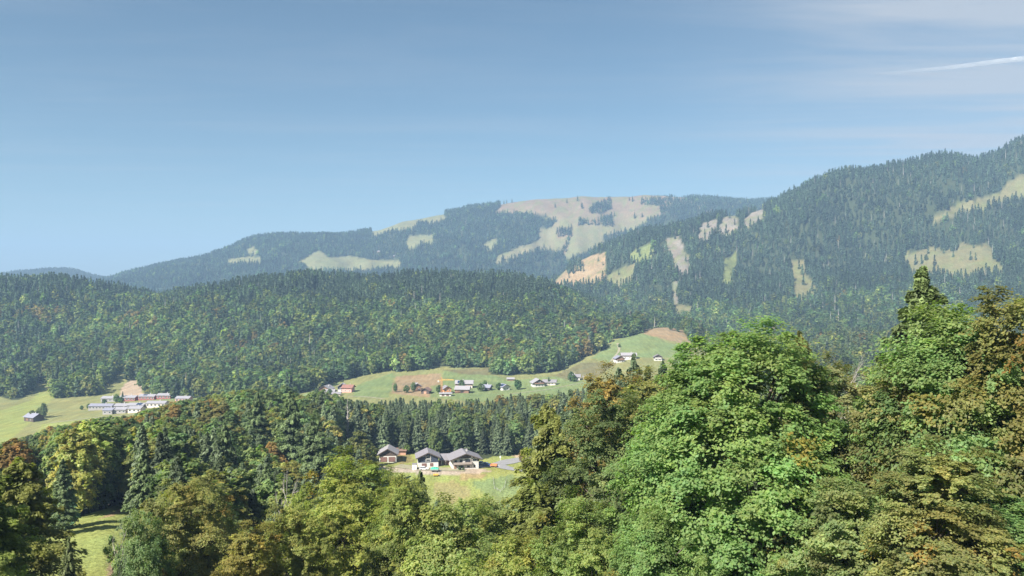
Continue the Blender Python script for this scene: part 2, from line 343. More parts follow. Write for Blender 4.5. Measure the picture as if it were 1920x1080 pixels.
ys = [-400, -250, -150, -90, -60, -50]
while ys[-1] < 9000:
    yy = ys[-1]; ys.append(yy + max(1.3, (yy+45)*(.0066 if 0 < yy < 1300 else .0080)))
ys = np.array(ys)
AP = 60.0
aa = np.concatenate([np.linspace(-3.2, -.72, 90)[:-1], np.linspace(-.72, .72, 520), np.linspace(.72, 3.2, 90)[1:]])
YY, AA = np.meshgrid(ys, aa, indexing='ij'); XX = AA*(np.maximum(YY, -30)+AP)
XX = np.where(YY < 0, XX*1.0+AA*np.minimum(200, -np.minimum(YY, 0)*3), XX)
ZZ = height(XX, YY)
cover, _ = ground_cover(XX, YY, ZZ)
# soften near ground
nr, nc = XX.shape
V = np.stack([XX, YY, ZZ], -1).reshape(-1, 3)
i0 = (np.arange(nr-1)[:, None]*nc+np.arange(nc-1)[None]).ravel()
Q = np.stack([i0, i0+1, i0+nc+1, i0+nc], -1)
g = link('ground', mesh_np('ground', V, Q, GROUND, {'cover': ('POINT', cover.reshape(-1, 3))}, smooth=True))
tag(g, kind='structure')

# ------------------------------------------------------------------ foliage generators
def quads_from(c, n_, s, asp, rng, twist=None):
    """leaf quads at centres c with normals n_, size s"""
    r = rng.normal(size=c.shape) if twist is None else twist
    t1 = np.cross(n_, r); t1 /= np.linalg.norm(t1, axis=1)[:, None]+1e-9
    t2 = np.cross(n_, t1)
    a = t1*(s*asp)[:, None]*.5; b = t2*s[:, None]*.5
    V = np.stack([c-a, c-b*1.0+a*.15, c+a, c+b*1.0-a*.1], 1).reshape(-1, 3)
    return V, np.arange(len(c)*4).reshape(-1, 4)
def unit(a): return a/(np.linalg.norm(a, axis=-1, keepdims=True)+1e-9)
def tube(path, radii, n=7):
    path = np.asarray(path, float); P = len(path); V = []; 
    for i in range(P):
        d = path[min(i+1, P-1)]-path[max(i-1, 0)]; d /= np.linalg.norm(d)+1e-9
        t_ = np.array([1., 0, 0]) if abs(d[0]) < .8 else np.array([0, 1., 0]); e = np.cross(d, t_); e /= np.linalg.norm(e); g_ = np.cross(d, e)
        an = np.arange(n)*2*pi/n; V.append(path[i]+radii[i]*(np.cos(an)[:, None]*e+np.sin(an)[:, None]*g_))
    V = np.concatenate(V); Q = [[i*n+j, i*n+(j+1) % n, (i+1)*n+(j+1) % n, (i+1)*n+j] for i in range(P-1) for j in range(n)]
    return V, np.array(Q)
def join(parts):
    V = []; Q = []; b = 0
    for v, q in parts: V.append(v); Q.append(q+b); b += len(v)
    return np.concatenate(V), np.concatenate(Q)

def broadleaf(name, seed, H, R, nclump, nleaf, size, crown0=.18, droop=.3, clump=1.7, egg=.62, irregular=.28, colvar=.18, rust=0.0, tall=1.0, sprays=9, upness=.55, limbs=14, bark=None, gaps=.12, flat=1.0, box=2.0, shellp=.72):
    """tapered trunk with limbs; crown = uneven clumps of leaf sprays over and inside an egg-shaped volume"""
    rng = np.random.default_rng(seed)
    # directions spread over sphere
    k = np.arange(nclump)+.5; ph = np.arccos(1-2*k/nclump*.93); th = pi*(1+5**.5)*k+rng.normal(0, .15, nclump)
    D = np.stack([np.cos(th)*np.sin(ph), np.sin(th)*np.sin(ph), np.cos(ph)], -1)
    lob = 1+irregular*np.sin(D[:, 0]*3.1+seed)*np.cos(D[:, 1]*3.7+seed*1.3+D[:, 2]*2.9)+irregular*.7*rng.normal(size=nclump)*.6
    D = D*((np.abs(np.hypot(D[:, 0], D[:, 1]))**box+np.abs(D[:, 2])**box)**(-1/box))[:, None]
    shell = np.where(rng.random(nclump) < shellp, rng.uniform(.82, 1.0, nclump), rng.uniform(.35, .8, nclump))
    zc_ = H*(crown0+(1-crown0)*.46); hz = H*(1-crown0)*.5
    C = D*shell[:, None]*lob[:, None]*np.array([R, R, hz])
    wid = np.interp(D[:, 2], [-1, -.4, .2, 1], [1-egg*.35, 1.05, .98, .75]); C[:, :2] *= wid[:, None]; C[:, 2] += zc_
    C[:, 2] = np.minimum(C[:, 2], H-.3*clump)
    keep = rng.random(nclump) > gaps; C = C[keep]; D = D[keep]; nc_ = len(C)
    cs = clump*np.exp(rng.normal(0, .32, nc_)).clip(.5, 1.9)
    cb = np.clip(1+colvar*rng.normal(size=nc_), .55, 1.6)
    out = unit(D*np.array([1, 1, .8])+np.array([0, 0, .25]))
    per = max(1, nleaf//nc_); ci = np.repeat(np.arange(nc_), per); M = len(ci)
    # sprays
    sp = rng.integers(0, sprays, M)+ci*sprays
    sd = unit(out.repeat(sprays, 0)*.75+rng.normal(size=(nc_*sprays, 3))*.62+np.array([0, 0, .18]))
    t_ = rng.random(M)**.65
    base = C[ci]-out[ci]*(cs[ci]*.35)[:, None]
    lat = rng.normal(size=(M, 3))*(cs[ci]*(.10+.22*(1-t_)))[:, None]
    P = base+sd[sp]*(t_*cs[ci]*1.15)[:, None]+lat*np.array([1, 1, .62*flat])
    P[:, 2] -= droop*cs[ci]*t_**2
    P[:, 2] *= H/np.percentile(P[:, 2], 99.8)
    nrm = unit(sd[sp]*.45+out[ci]*.35+np.array([0, 0, upness])+unit(rng.normal(size=(M, 3)))*.5)
    s = size*rng.uniform(.6, 1.3, M)
    V, Qd = quads_from(P, nrm, s, np.full(M, 1.5), rng)
    lv = cb[ci]*rng.uniform(.78, 1.22, M); hu = rng.normal(.02, .06, nc_).clip(-.07, .2)[ci]; lvc = np.stack([lv*rng.uniform(.9, 1.15, M)*(1+hu), lv, lv*rng.uniform(.8, 1.1, M)*(1-.5*hu)], -1)
    # yellowed/rusty clumps
    rc = rng.random(nc_) < rust; rr = rc[ci] & (rng.random(M) < .75)
    lvc[rr] *= np.array([1.28, .84, .66])
    crown = mesh_np(name+'_crown', V, Qd, LEAF, {'lv': ('FACE', lvc)})
    # wood
    parts = []; nz = 7; top = H*(crown0+(1-crown0)*.72); px_ = np.cumsum(rng.normal(0, R*.03, (nz, 2)), 0); tr = H*.014+.05
    path = [(px_[i, 0], px_[i, 1], -1.0+(top+1.0)*i/(nz-1)) for i in range(nz)]; parts.append(tube(path, [tr*(1.25-.25*min(i, 1))*(1-.8*i/(nz-1)) for i in range(nz)]))
    for j in rng.choice(nc_, min(limbs, nc_), replace=False):
        c = C[j]; z0 = max(H*crown0*.7, c[2]-np.hypot(c[0], c[1])*.9-1); z0 = min(z0, top*.95); f = (z0+1)/(top+1)*(nz-1); a = np.array(path[min(int(f), nz-1)]); a[2] = z0
        mid = (a+c)/2+np.array([0, 0, .12*np.linalg.norm(c-a)])
        parts.append(tube([a, mid, c], [tr*.38, tr*.22, tr*.06], 5))
    trunk = mesh_np(name+'_trunk', *join(parts), bark or BARK, smooth=True)
    return crown, trunk

def conifer(name, seed, H, R, nwh, nbr, per, size, z0=.08, power=.85, droop=.25, lift=.15, ragged=.22, thick=.12, colvar=.15, hang=.0, mat=None, tipstrength=1.25):
    rng = np.random.default_rng(seed)
    zz = np.repeat(z0+(1-z0)*np.linspace(0, 1, nwh)**.92*.985, nbr); nb = len(zz)
    ln = R*((1-zz)/(1-z0))**power*rng.uniform(1-ragged, 1+ragged, nb)+.15*R*.3; ln *= np.where(zz < z0+.1, .75, 1)
    az = rng.random(nb)*2*pi; zz = zz*H+rng.normal(0, H/nwh*.35, nb)
    dr = np.stack([np.cos(az), np.sin(az), np.zeros(nb)], -1); bb = np.clip(1+colvar*rng.normal(size=nb), .6, 1.5)
    bi = np.repeat(np.arange(nb), per); M = len(bi); t_ = rng.random(M)**.7
    side = np.stack([-dr[bi, 1], dr[bi, 0], np.zeros(M)], -1)
    w_ = ln[bi]*.22*(1.15-t_)*rng.normal(size=M)
    P = dr[bi]*(t_*ln[bi])[:, None]+side*w_[:, None]; P[:, 2] += zz[bi]+ln[bi]*(lift*t_-droop*t_**2)-np.abs(w_)*.35+rng.normal(0, thick, M)-hang*rng.random(M)
    nrm = unit(np.array([0, 0, .8])+dr[bi]*.45+unit(rng.normal(size=(M, 3)))*.55)
    s = size*rng.uniform(.6, 1.3, M)
    V, Qd = quads_from(P, nrm, s, np.full(M, 1.9), rng, twist=side+.5*rng.normal(size=(M, 3)))
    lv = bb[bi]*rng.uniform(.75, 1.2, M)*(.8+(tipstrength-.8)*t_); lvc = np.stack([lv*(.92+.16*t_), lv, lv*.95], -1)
    crown = mesh_np(name+'_crown', V, Qd, mat or NEEDLE, {'lv': ('FACE', lvc)})
    tr = H*.011+.04; V, Qd = tube([(0, 0, -1), (0, 0, H*.3), (0, 0, H*.7), (0, 0, H*.98)], [tr*1.2, tr, tr*.5, .02], 7)
    trunk = mesh_np(name+'_trunk', V, Qd, BARK, smooth=True)
    return crown, trunk

def bare_tree(name, seed, H, R, mat, levels=3, nb=9, r0=.10):
    rng = np.random.default_rng(seed); parts = [tube([(0, 0, -1), (.1, 0, H*.5), (0, .1, H)], [r0*1.3, r0*.8, r0*.15], 6)]
    segs = [(np.array([0, 0, H*f]), unit(np.array([cos(a), sin(a), .9])), R*(1.1-.6*f), r0*.45) for f, a in zip(np.linspace(.2, .92, nb*2), rng.random(nb*2)*7)]
    for lev in range(levels):
        nxt = []
        for p, d, ln, r in segs:
            e = p+d*ln+np.array([0, 0, .1*ln]); parts.append(tube([p, (p+e)/2+rng.normal(0, .04*ln, 3), e], [r, r*.7, r*.25], 4))
            if lev < levels-1:
                for q in range(4): f = rng.uniform(.3, .95); nxt.append((p+(e-p)*f, unit(d+rng.normal(0, .55, 3)), ln*.5, r*.45))
        segs = nxt
    return mesh_np(name, *join(parts), mat, smooth=True)

def tree(name, cr, tr, x, y, s=1.0, rot=0.0, tint=(1, 1, 1), label=None, cat='tree', group=None, z=None, sz=None):
    r = bpy.data.objects.new(name, None); COL.objects.link(r)
    zz = float(height(np.array([x]), np.array([y]))[0]) if z is None else z
    r.location = (x, y, zz); r.rotation_euler = (0, 0, rot); r.scale = (s, s, sz if sz else s); r.empty_display_size = 1
    tag(r, label, cat, group)
    c = link('crown', cr, r); c['tint'] = [float(q) for q in tint]
    if tr: link('trunk', tr, r)
    return r

# ------------------------------------------------------------------ hero trees on the near slope
TREES = []
def hero(name, cr, tr, u, d, topv, H, tint, label, cat, rot=0., wid=1.0):
    """stands at photo column u, d metres out, scaled so that its top reaches the height it has in the photo"""
    x = U2X(u, d); g_ = float(height(np.array([x]), np.array([d]))[0]); top = (540-topv)/F*d; s = (top-g_)/H
    r = tree(name, cr, tr, x, d, s*wid, rot, tint, label, cat, None, g_, s)
    TREES.append((u, d, s*H)); return r

ash = broadleaf('ash', 11, 30, 8.6, 430, 300000, .18, crown0=.12, droop=.35, clump=1.5, egg=.5, irregular=.07, colvar=.13, rust=.015, sprays=10, upness=.6, gaps=.04, limbs=40, box=2.5, shellp=.85)
ash2 = broadleaf('ash_small', 23, 22, 6.0, 190, 140000, .18, crown0=.15, droop=.35, clump=1.6, egg=.5, irregular=.2, colvar=.13, rust=.01, sprays=10, upness=.6, limbs=24)
beech = broadleaf('beech', 31, 26, 8.0, 380, 220000, .18, crown0=.08, droop=.55, clump=1.55, irregular=.2, colvar=.2, rust=.02, sprays=7, upness=.75, flat=.45, limbs=30)
beech2 = broadleaf('beech_wide', 37, 24, 8.6, 380, 190000, .19, crown0=.08, droop=.45, clump=1.6, irregular=.24, colvar=.2, rust=.02, sprays=7, upness=.7, flat=.5, limbs=24)
beech3 = broadleaf('beech_slim', 41, 24, 5.2, 230, 140000, .18, crown0=.1, droop=.5, clump=1.4, irregular=.2, colvar=.22, rust=.025, sprays=7, upness=.7, flat=.5, limbs=20)
shrubby = broadleaf('young_ash', 43, 18, 6.0, 250, 130000, .17, crown0=.1, droop=.2, clump=1.25, irregular=.25, colvar=.16, rust=.01, sprays=8, upness=.4, limbs=30)
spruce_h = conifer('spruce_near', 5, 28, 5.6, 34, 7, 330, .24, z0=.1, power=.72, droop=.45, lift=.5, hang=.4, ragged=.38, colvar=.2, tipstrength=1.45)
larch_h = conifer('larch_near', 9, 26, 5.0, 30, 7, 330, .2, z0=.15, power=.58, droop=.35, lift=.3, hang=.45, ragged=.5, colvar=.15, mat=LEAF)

YG = (1.3, 1.15, .75); OLV = (1.15, .98, .85); DRK = (.62, .78, .8); BRI = (1.05, 1.3, .95); TEAL = (.62, .95, 1.05); RUST = (2.4, 1.05, .6)
BR = 'broadleaf tree'; CO = 'conifer'
hero('ash_tree', *ash, 1392, 62, 612, 30, (.93, 1.24, .86), 'huge bright green ash filling the lower right centre, taller than every tree beside it', BR, .4, 1.08)
hero('ash_tree', *ash2, 1806, 56, 580, 22, (.92, 1.18, .9), 'fresh green ash right in front of the lone spruce top', BR, 1.2, .92)
hero('ash_tree', *ash2, 1858, 50, 905, 22, (.88, 1.2, .92), 'low fresh green ash in the bottom right corner, below the dark shaded tree', BR, 2.2, 1.5)
hero('beech_tree', *beech, 1690, 60, 688, 26, (1.1, .98, .80), 'olive brown beech with drooping sprays between the two bright green ashes', BR, .2, .88)
hero('beech_tree', *beech3, 1760, 46, 830, 24, (1.08, 1.03, .78), 'lower olive beech spreading out in front of the taller olive brown one', BR, .9, 1.15)
hero('beech_tree', *beech2, 1925, 54, 556, 24, (.85, .78, .55), 'dark beech with rusty crown cut by the right edge of the picture', BR, 2.0, .8)
hero('beech_tree', *beech3, 1560, 75, 672, 24, (1.05, .95, .85), 'thin greyish olive beech just right behind the huge ash', BR, 1.9, .8)
hero('beech_tree', *shrubby, 1590, 52, 905, 18, (1.0, 1.1, .9), 'low leafy tree at the foot of the huge ash, on its right side', BR, 1.9, 1.0)
hero('spruce_tree', *spruce_h, 1727, 76, 509, 28, (1.0, 1.08, .72), 'lone tall spruce whose pointed top rises above the right hand ashes', CO, .5, 1.15)
hero('larch_tree', *larch_h, 1502, 100, 626, 26, (.9, .78, .5), 'yellow brown conifer tip just behind the right shoulder of the huge ash', CO, .5, .7)
hero('larch_tree', *larch_h, 1028, 92, 762, 26, (1.0, .98, .62), 'slim yellowish larch with its dark trunk showing, right of the farm meadow', CO, 2.5, .95)
hero('larch_tree', *larch_h, 1003, 84, 905, 26, (.95, .97, .62), 'shorter yellowish larch low in front of the slim one', CO, .5, 1.2)
hero('beech_tree', *beech, 1150, 88, 742, 26, (.72, .85, .7), 'dark green beech with yellow tips left of the huge ash', BR, 3.0, .78)
hero('beech_tree', *beech3, 1140, 120, 690, 24, (1.25, .9, .6), 'rust coloured beech top beside the row of dark spruces', BR, 1.0, .72)
hero('beech_tree', *beech3, 1225, 105, 700, 24, (1.15, 1.0, .65), 'yellowing slim beech squeezed between dark green beech and huge ash', BR, 2.0, .9)
hero('beech_tree', *beech2, 1105, 66, 940, 24, (.95, 1.1, .7), 'low green beech at the bottom edge between larch and huge ash', BR, .3, .75)
hero('ash_tree', *ash2, 1235, 54, 968, 22, (.92, 1.22, .88), 'small fresh green ash at the foot of the huge ash, on its left side', BR, .7, .9)
hero('beech_tree', *beech2, 660, 98, 862, 24, (1.15, 1.18, .62), 'broad yellow green beech in front of the three farm buildings', BR, .3, .92)
hero('beech_tree', *beech, 745, 88, 890, 26, (1.05, 1.1, .62), 'leaning yellow green beech with a few orange leaves below the left garage barn', BR, 1.3, .62)
hero('spruce_tree', *spruce_h, 788, 112, 888, 28, (1.1, 1.1, .8), 'small thin spruce at the lower left corner of the farm meadow', CO, .3, .7)
hero('young_tree', *shrubby, 850, 84, 942, 18, (1.1, 1.18, .78), 'bushy young tree at the bottom centre, left one of two below the meadow', BR, .8, .9)
hero('young_tree', *shrubby, 925, 92, 938, 18, (1.0, 1.12, .78), 'bushy young tree below the meadow, right one of two beside the larch', BR, 2.8, .95)
hero('young_tree', *shrubby, 960, 70, 1005, 18, (1.2, 1.2, .7), 'low yellow green bush tree at the bottom edge left of the larch', BR, 4.8, .9)
hero('beech_tree', *beech2, 560, 80, 945, 24, (1.15, 1.1, .66), 'yellow green beech at the bottom edge just left of the broad one', BR, 2.2, .62)
hero('beech_tree', *beech3, 470, 74, 985, 24, (1.3, 1.05, .62), 'low yellowish beech at the bottom edge between the two broad beeches', BR, 2.2, .9)
hero('beech_tree', *beech2, 348, 92, 895, 24, (1.12, 1.03, .72), 'large yellowish beech right of the small bottom left meadow', BR, 4.1, .74)
hero('beech_tree', *beech, 405, 100, 940, 26, (1.1, 1.08, .7), 'rounded beech behind right of the large yellowish one', BR, 1.1, .6)
hero('young_tree', *shrubby, 262, 82, 965, 18, (.85, 1.05, .9), 'greyish green young tree on the right rim of the bottom left meadow', BR, 1.1, .55)
hero('larch_tree', *larch_h, 40, 78, 862, 26, (1.0, .95, .62), 'big brownish larch in the bottom left corner', CO, 1.3, 1.35)
hero('larch_tree', *larch_h, -25, 62, 880, 26, (.95, 1.05, .62), 'greener larch cut by the left edge in front of the brownish larch', CO, .3, 1.25)
hero('spruce_tree', *spruce_h, 128, 74, 1010, 28, (1.15, 1.1, .85), 'little spruce tip at the bottom edge of the bottom left meadow', CO, 2.1, .55)
for k_, (u_, d_, v_, l_) in enumerate([(1160, 150, 694, 'dark spruce just right of the rust coloured beech top'), (1187, 146, 668, 'tallest dark spruce in front of the chalets below the green hill'), (1214, 150, 690, 'slim dark spruce in front of the long chalet'), (1243, 148, 682, 'dark spruce with wide skirt in front of the right hand chalet'), (1276, 152, 654, 'spruce whose tip reaches the green hill, left of the huge ash'), (1300, 140, 690, 'dark spruce touching the upper left edge of the huge ash'), (1100, 170, 742, 'lower spruce left of the rust coloured beech'), (1068, 190, 735, 'slender spruce above the earth bank, right of the slim larch'), (1200, 130, 712, 'lower spruce in front of the tallest one of its row')]):
    hero('spruce_tree', *spruce_h, u_, d_, v_, 28, (.85, .95, .95), l_, CO, k_*1.1, .85 if k_ != 2 else .6)
for k_, (u_, d_, v_, l_) in enumerate([(545, 262, 736, 'tall spruce peaking at the top of the left wood, left of the farm'), (482, 285, 738, 'spruce peaking at the top of the left wood, right of the pale dead trunk'), (420, 190, 792, 'spruce standing in the middle of the left wood'), (592, 225, 772, 'dark spruce in the left wood, nearest to the leftmost farm building'), (118, 152, 862, 'spruce behind the brownish larch, above the bottom left meadow'), (268, 135, 846, 'full spruce above the large yellowish beech, right of the bottom left meadow'), (345, 215, 800, 'slim spruce in the left wood below the end of the estate'), (500, 140, 876, 'spruce left of the bare grey tree behind the bottom edge beeches')]):
    hero('spruce_tree', *spruce_h, u_, d_, v_, 28, (1.05, 1.15, .9), l_, CO, k_*.9, 1.0)
# bare trees
x = U2X(1592, 84); b = link('dead_tree', bare_tree('bare_crown', 8, 12, 3.2, DEADW, r0=.06), None, (x, 84, float(height(np.array([x]), np.array([84.]))[0])), 1.4)
b.scale = (1.1, 1.1, ((540-688)/F*84-b.location.z)/12); tag(b, 'greyish leafless branches sticking out right of the huge ash top', 'dead tree')
bare = bare_tree('bare_tree', 3, 12, 3.2, DEADW)
x = U2X(538, 112); b = link('dead_tree', bare, None, (x, 112, float(height(np.array([x]), np.array([112.]))[0])), .4)
b.scale = (.85, .85, ((540-905)/F*112-b.location.z)/12); tag(b, 'bare grey leafless tree behind the bottom edge beeches, left of the broad one', 'dead tree')
x = U2X(222, 70); b = link('dead_tree', bare, None, (x, 70, float(height(np.array([x]), np.array([70.]))[0])), 2.4)
b.scale = (.4, .4, ((540-1015)/F*70-b.location.z)/12); tag(b, 'thin leafless twigs rising at the bottom edge of the left meadow', 'dead tree')

# ------------------------------------------------------------------ middle-distance wood: prototypes
MB_ = [broadleaf('wood_tree_%s' % 'abcde'[i], 60+i, 19, 4.7+.3*(i % 3), 120, 18000, .42, crown0=.08, droop=.4, clump=1.3, irregular=.14, colvar=.16, sprays=6, upness=.55, flat=.95, limbs=8, gaps=.05) for i in range(5)]
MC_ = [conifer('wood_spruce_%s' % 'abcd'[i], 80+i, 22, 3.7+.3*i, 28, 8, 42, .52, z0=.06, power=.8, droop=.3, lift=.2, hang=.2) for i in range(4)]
rg = np.random.default_rng(21)
def jitter_grid(y0, y1, u0, u1, step, rng):
    out = []
    y = y0
    while y < y1:
        st = step(y) if callable(step) else step
        xs = np.arange(U2X(u0, y), U2X(u1, y), st)
        if len(xs): out.append(np.stack([xs+rng.uniform(-.42, .42, len(xs))*st, y+rng.uniform(-.42, .42, len(xs))*st], -1))
        y += st*.9
    return np.concatenate(out)
def zone_filter(P, near_ok=None):
    z = height(P[:, 0], P[:, 1]); _, opn = ground_cover(P[:, 0], P[:, 1], z)
    return P[~opn], z[~opn]

P = jitter_grid(112, 690, -140, 2060, lambda y: 6.4 if y < 330 else 7.2, rg); P, z = zone_filter(P)
u, v = UV(P[:, 0], P[:, 1], z); y = P[:, 1]
keep = np.ones(len(P), bool)
keep &= ~((y > 580) & (u < 1345))                      # valley floor is open
for (hu, hd, hh) in TREES: keep &= ~((np.abs(P[:, 0]-U2X(hu, hd)) < 4.5) & (np.abs(y-hd) < 4.5))
keep &= ~((y < 170) & (u > -160) & (u < 300))
keep &= ~((y < 374) & (u > 680) & (u < 1050) & (y > 235)) & ~((y < 392) & (y > 335) & (u > 625) & (u < 760))
keep &= ~((y < 400) & (y > 340) & (u > 690) & (u < 1075) & (v > 851))
P = P[keep]; z = z[keep]; u = u[keep]; y = y[keep]; v = v[keep]; n_ = len(P)
cz = fbm(P[:, 0]/60+9, y/60, 3)
pcon = .3+.5*np.clip(cz+.1, 0, 1)+.32*((u > 640) & (u < 1130) & (y > 400))+.1*((u > 680) & (u < 860) & (y > 370))+.5*((u > 1130) & (u < 1330) & (y > 130))
con = rg.random(n_) < pcon
hts = np.where(con, rg.uniform(.62, 1.0, n_), rg.uniform(.66, 1.08, n_))
hts = np.where((u < 700) & (y > 300), hts*1.3, hts); hts *= np.where((u > 640) & (u < 1130), rg.uniform(.8, 1.15, n_), 1)
# keep the wood's skyline at the height the photo shows
SKYU = [(-200,875),(0,840),(60,822),(110,805),(180,790),(240,788),(300,770),(340,758),(400,748),(480,733),(540,733),(570,748),(600,735),(640,752),(700,758),(740,748),(790,752),(840,752),(900,752),(960,742),(1010,738),(1060,728),(1100,705),(1160,690),(1200,672),(1240,684),(1275,655),(1310,672),(1345,690),(1450,700),(1560,668),(1620,655),(1690,650),(1780,640),(2100,600)]
lim = np.interp(u, [a for a, _ in SKYU], [b for _, b in SKYU])
Ht = np.where(con, 22., 18.)
topz = (540-lim-rg.uniform(-6, 9, n_))/F*y; maxs = (topz-z)/Ht
hts = np.minimum(hts, maxs); ok = hts > .33
P, z, u, y, v, con, hts, Ht, cz = [a[ok] for a in (P, z, u, y, v, con, hts, Ht, cz)]; n_ = len(P)

def tints(P, con, rng, rustmap, base_b=(1, 1.03, .8), dull=0.):
    n = len(P); t_ = np.empty((n, 3)); b = rng.normal(1, .24, n).clip(.5, 1.7); hue = rng.random(n); big = fbm(P[:, 0]/70+40, P[:, 1]/70, 3)
    A = np.array([(1.25, 1.12, .72), (.80, .95, .75), (1.05, 1.06, .75), (.72, .92, .85), (1.2, 1.02, .8)])
    k = np.clip(((hue*.75+.25*(big+1)*.5)*5).astype(int), 0, 4); t_[:] = A[k]
    t_[con] = np.array([.95, 1.0, 1.0]); t_ *= b[:, None]
    r = (~con) & (rng.random(n) < rustmap); t_[r] = np.array([1.35, .84, .66])*rng.normal(1, .15, (r.sum(), 1)).clip(.7, 1.3)
    return t_
rustmap = .03+.75*((u > 100) & (u < 280) & (v > 700) & (y > 300) & (y < 400))*(fbm(P[:, 0]/25, y/25, 2) > .05)+.12*((u < 420) & (y > 250))
tt = tints(P, con, rg, rustmap)*1.12
app = hts*Ht/y*np.where((u < -10) | (u > 1930), .3, 1)
# how much of each tree shows past the nearer ones: simple occupancy over the picture
hz_ = lambda a, b: float(height(np.array([U2X(a, b)]), np.array([float(b)]))[0])
occ = np.zeros((1080//4, 1920//4), bool); vis = np.zeros(n_)
HQ = sorted(((d, u_, h) for u_, d, h in TREES), key=lambda q: q[0]); hq = 0
for i in np.argsort(y):
    while hq < len(HQ) and HQ[hq][0] < y[i]:
        d_, u_, h_ = HQ[hq]; hq += 1; g0 = hz_(u_, d_); t0 = (540-F*(g0+h_)/d_)/4; b0 = min(269, (540-F*g0/d_)/4); ww = h_*.20/d_*F/4
        for r_ in range(int(max(0, t0+3)), int(b0)+1): f_ = min(1, (.25+(r_-t0)/max(1, b0-t0)*3)); occ[r_, int(max(0, u_/4-ww*f_)):int(max(0, min(479, u_/4+ww*f_)))] = True
    hpx = hts[i]*Ht[i]/y[i]*F; wpx = (4.2 if con[i] else 7.5)*hts[i]/y[i]*F; v1 = 540-F*z[i]/y[i]; v0 = v1-hpx
    a, b, c, d = int(max(0, (u[i]-wpx*.5)//4)), int(min(479, (u[i]+wpx*.5)//4)), int(max(0, v0//4)), int(min(269, v1//4))
    if b <= a or d <= c: continue
    vis[i] = (~occ[c:d, a:b]).sum(); occ[c:d, a:b] = True
# near heroes hide much: nothing subtracted, the ranking only chooses which trees are singled out
ind = np.zeros(n_, bool)
for kind in (True, False):
    ids = np.where(con == kind)[0]; ids = ids[np.argsort(-vis[ids])][:292 if kind else 262]; ind[ids[vis[ids] > 3]] = True
print('wood', n_, 'individual', ind.sum(), 'vis>0', (vis > 0).sum())

def place_phrase(u_, d_, v_):
    if d_ < 230 and u_ < 700: return 'above the bottom left meadow' if u_ < 300 else 'behind the bottom edge beeches'
    if u_ < 700:
        row = 'low in left wood' if d_ < 270 else ('lower half of left wood' if d_ < 315 else ('upper half of left wood' if d_ < 370 else 'top of left wood'))
        wh = 'left edge' if u_ < 90 else ('below hut' if u_ < 170 else ('below estate' if u_ < 280 else ('below estate end' if u_ < 360 else ('right of estate' if u_ < 450 else ('below pale chalet' if u_ < 600 else 'left of farm')))))
        return row+', '+wh
    if u_ < 1075:
        wh = 'leftmost barn' if u_ < 765 else ('dark barn' if u_ < 832 else ('white farmhouse' if u_ < 905 else ('cars' if u_ < 960 else 'road bend')))
        return ('front row behind ' if d_ < 400 else 'second rows behind ' if d_ < 440 else 'middle rows behind ' if d_ < 500 else 'back rows behind ')+wh
    if u_ < 1350: return 'far below the hillside chalets' if d_ > 300 else 'between larch and huge ash'
    row = 'near' if d_ < 260 else ('middle' if d_ < 420 else 'far')
    return row+' slope behind huge ash' if u_ < 1560 else (row+' slope right of huge ash' if u_ < 1700 else row+' slope behind right hand ashes')
def colour_word(t_, con_):
    if con_: return 'dark green' if t_[1] < 1.0 else 'mid green'
    if t_[0] > t_[1]*1.4: return 'rusty brown'
    if t_[0] > t_[1]*1.05: return 'yellow green' if t_[1] > .95 else 'olive'
    return 'dark green' if t_[1] < .9 else 'fresh green'
info = {}
for i in np.where(ind)[0]:
    size_w = 'tall ' if hts[i] > .9 else ('small ' if hts[i] < .6 else '')
    key = (size_w+colour_word(tt[i], con[i])+(' spruce' if con[i] else ' broadleaf tree'), place_phrase(u[i], y[i], v[i]))
    info.setdefault(key, []).append(i)
ORD = [w_+' from left' for w_ in 'first second third fourth fifth sixth seventh eighth ninth tenth eleventh twelfth thirteenth fourteenth fifteenth sixteenth seventeenth eighteenth nineteenth twentieth'.split()]; ORD[0] = 'leftmost'
for (a, b), ids in info.items():
    ids.sort(key=lambda i: u[i])
    for k, i in enumerate(ids):
        if len(ids) == 1: lab = a+' '+b
        elif k < len(ORD): lab = ORD[k]+', '+a+' '+b
        elif k == len(ids)-1: lab = 'rightmost, '+a+' '+b
        else: lab = a+' among the right hand ones '+b
        cr, tr = (MC_[i % 4] if con[i] else MB_[i % 5])
        s = hts[i]*rg.uniform(.9, 1.12)
        tree('spruce_tree' if con[i] else 'broadleaf_tree', cr, tr, P[i, 0], P[i, 1], float(s), float(rg.random()*6.28), tt[i], lab, CO if con[i] else BR,
             'trees in the left wood' if u[i] < 700 else ('trees behind the farm' if u[i] < 1075 else 'trees on the right hand slope'), float(z[i])-.3, float(hts[i]))

# ------------------------------------------------------------------ far woods: instanced points
def far_variants():
    out = []
    for i in range(4):
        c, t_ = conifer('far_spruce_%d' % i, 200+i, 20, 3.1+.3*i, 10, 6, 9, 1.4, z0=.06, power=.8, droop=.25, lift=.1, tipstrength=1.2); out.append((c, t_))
    for i in range(4):
        c, t_ = broadleaf('far_leaf_%d' % i, 220+i, 15, 5.0, 26, 900, 1.15, crown0=.03, clump=1.9, irregular=.22, colvar=.2, sprays=4, upness=.6, limbs=2, gaps=.05); out.append((c, t_))
    return out
PC = bpy.data.collections.new('tree_kinds')
for i, (c, t_) in enumerate(far_variants()):
    o = bpy.data.objects.new('k%02d' % i, c); PC.objects.link(o)
dead_m = mesh_np('far_dead', *join([tube([(0, 0, -1), (0, 0, 9), (0, 0, 17)], [.42, .34, .12], 5), tube([(0, 0, 8), (1.6, 0, 9.5)], [.16, .05], 4), tube([(0, 0, 11), (-1.3, .6, 12.6)], [.14, .05], 4)]), DEADW)
o = bpy.data.objects.new('k08', dead_m); PC.objects.link(o)
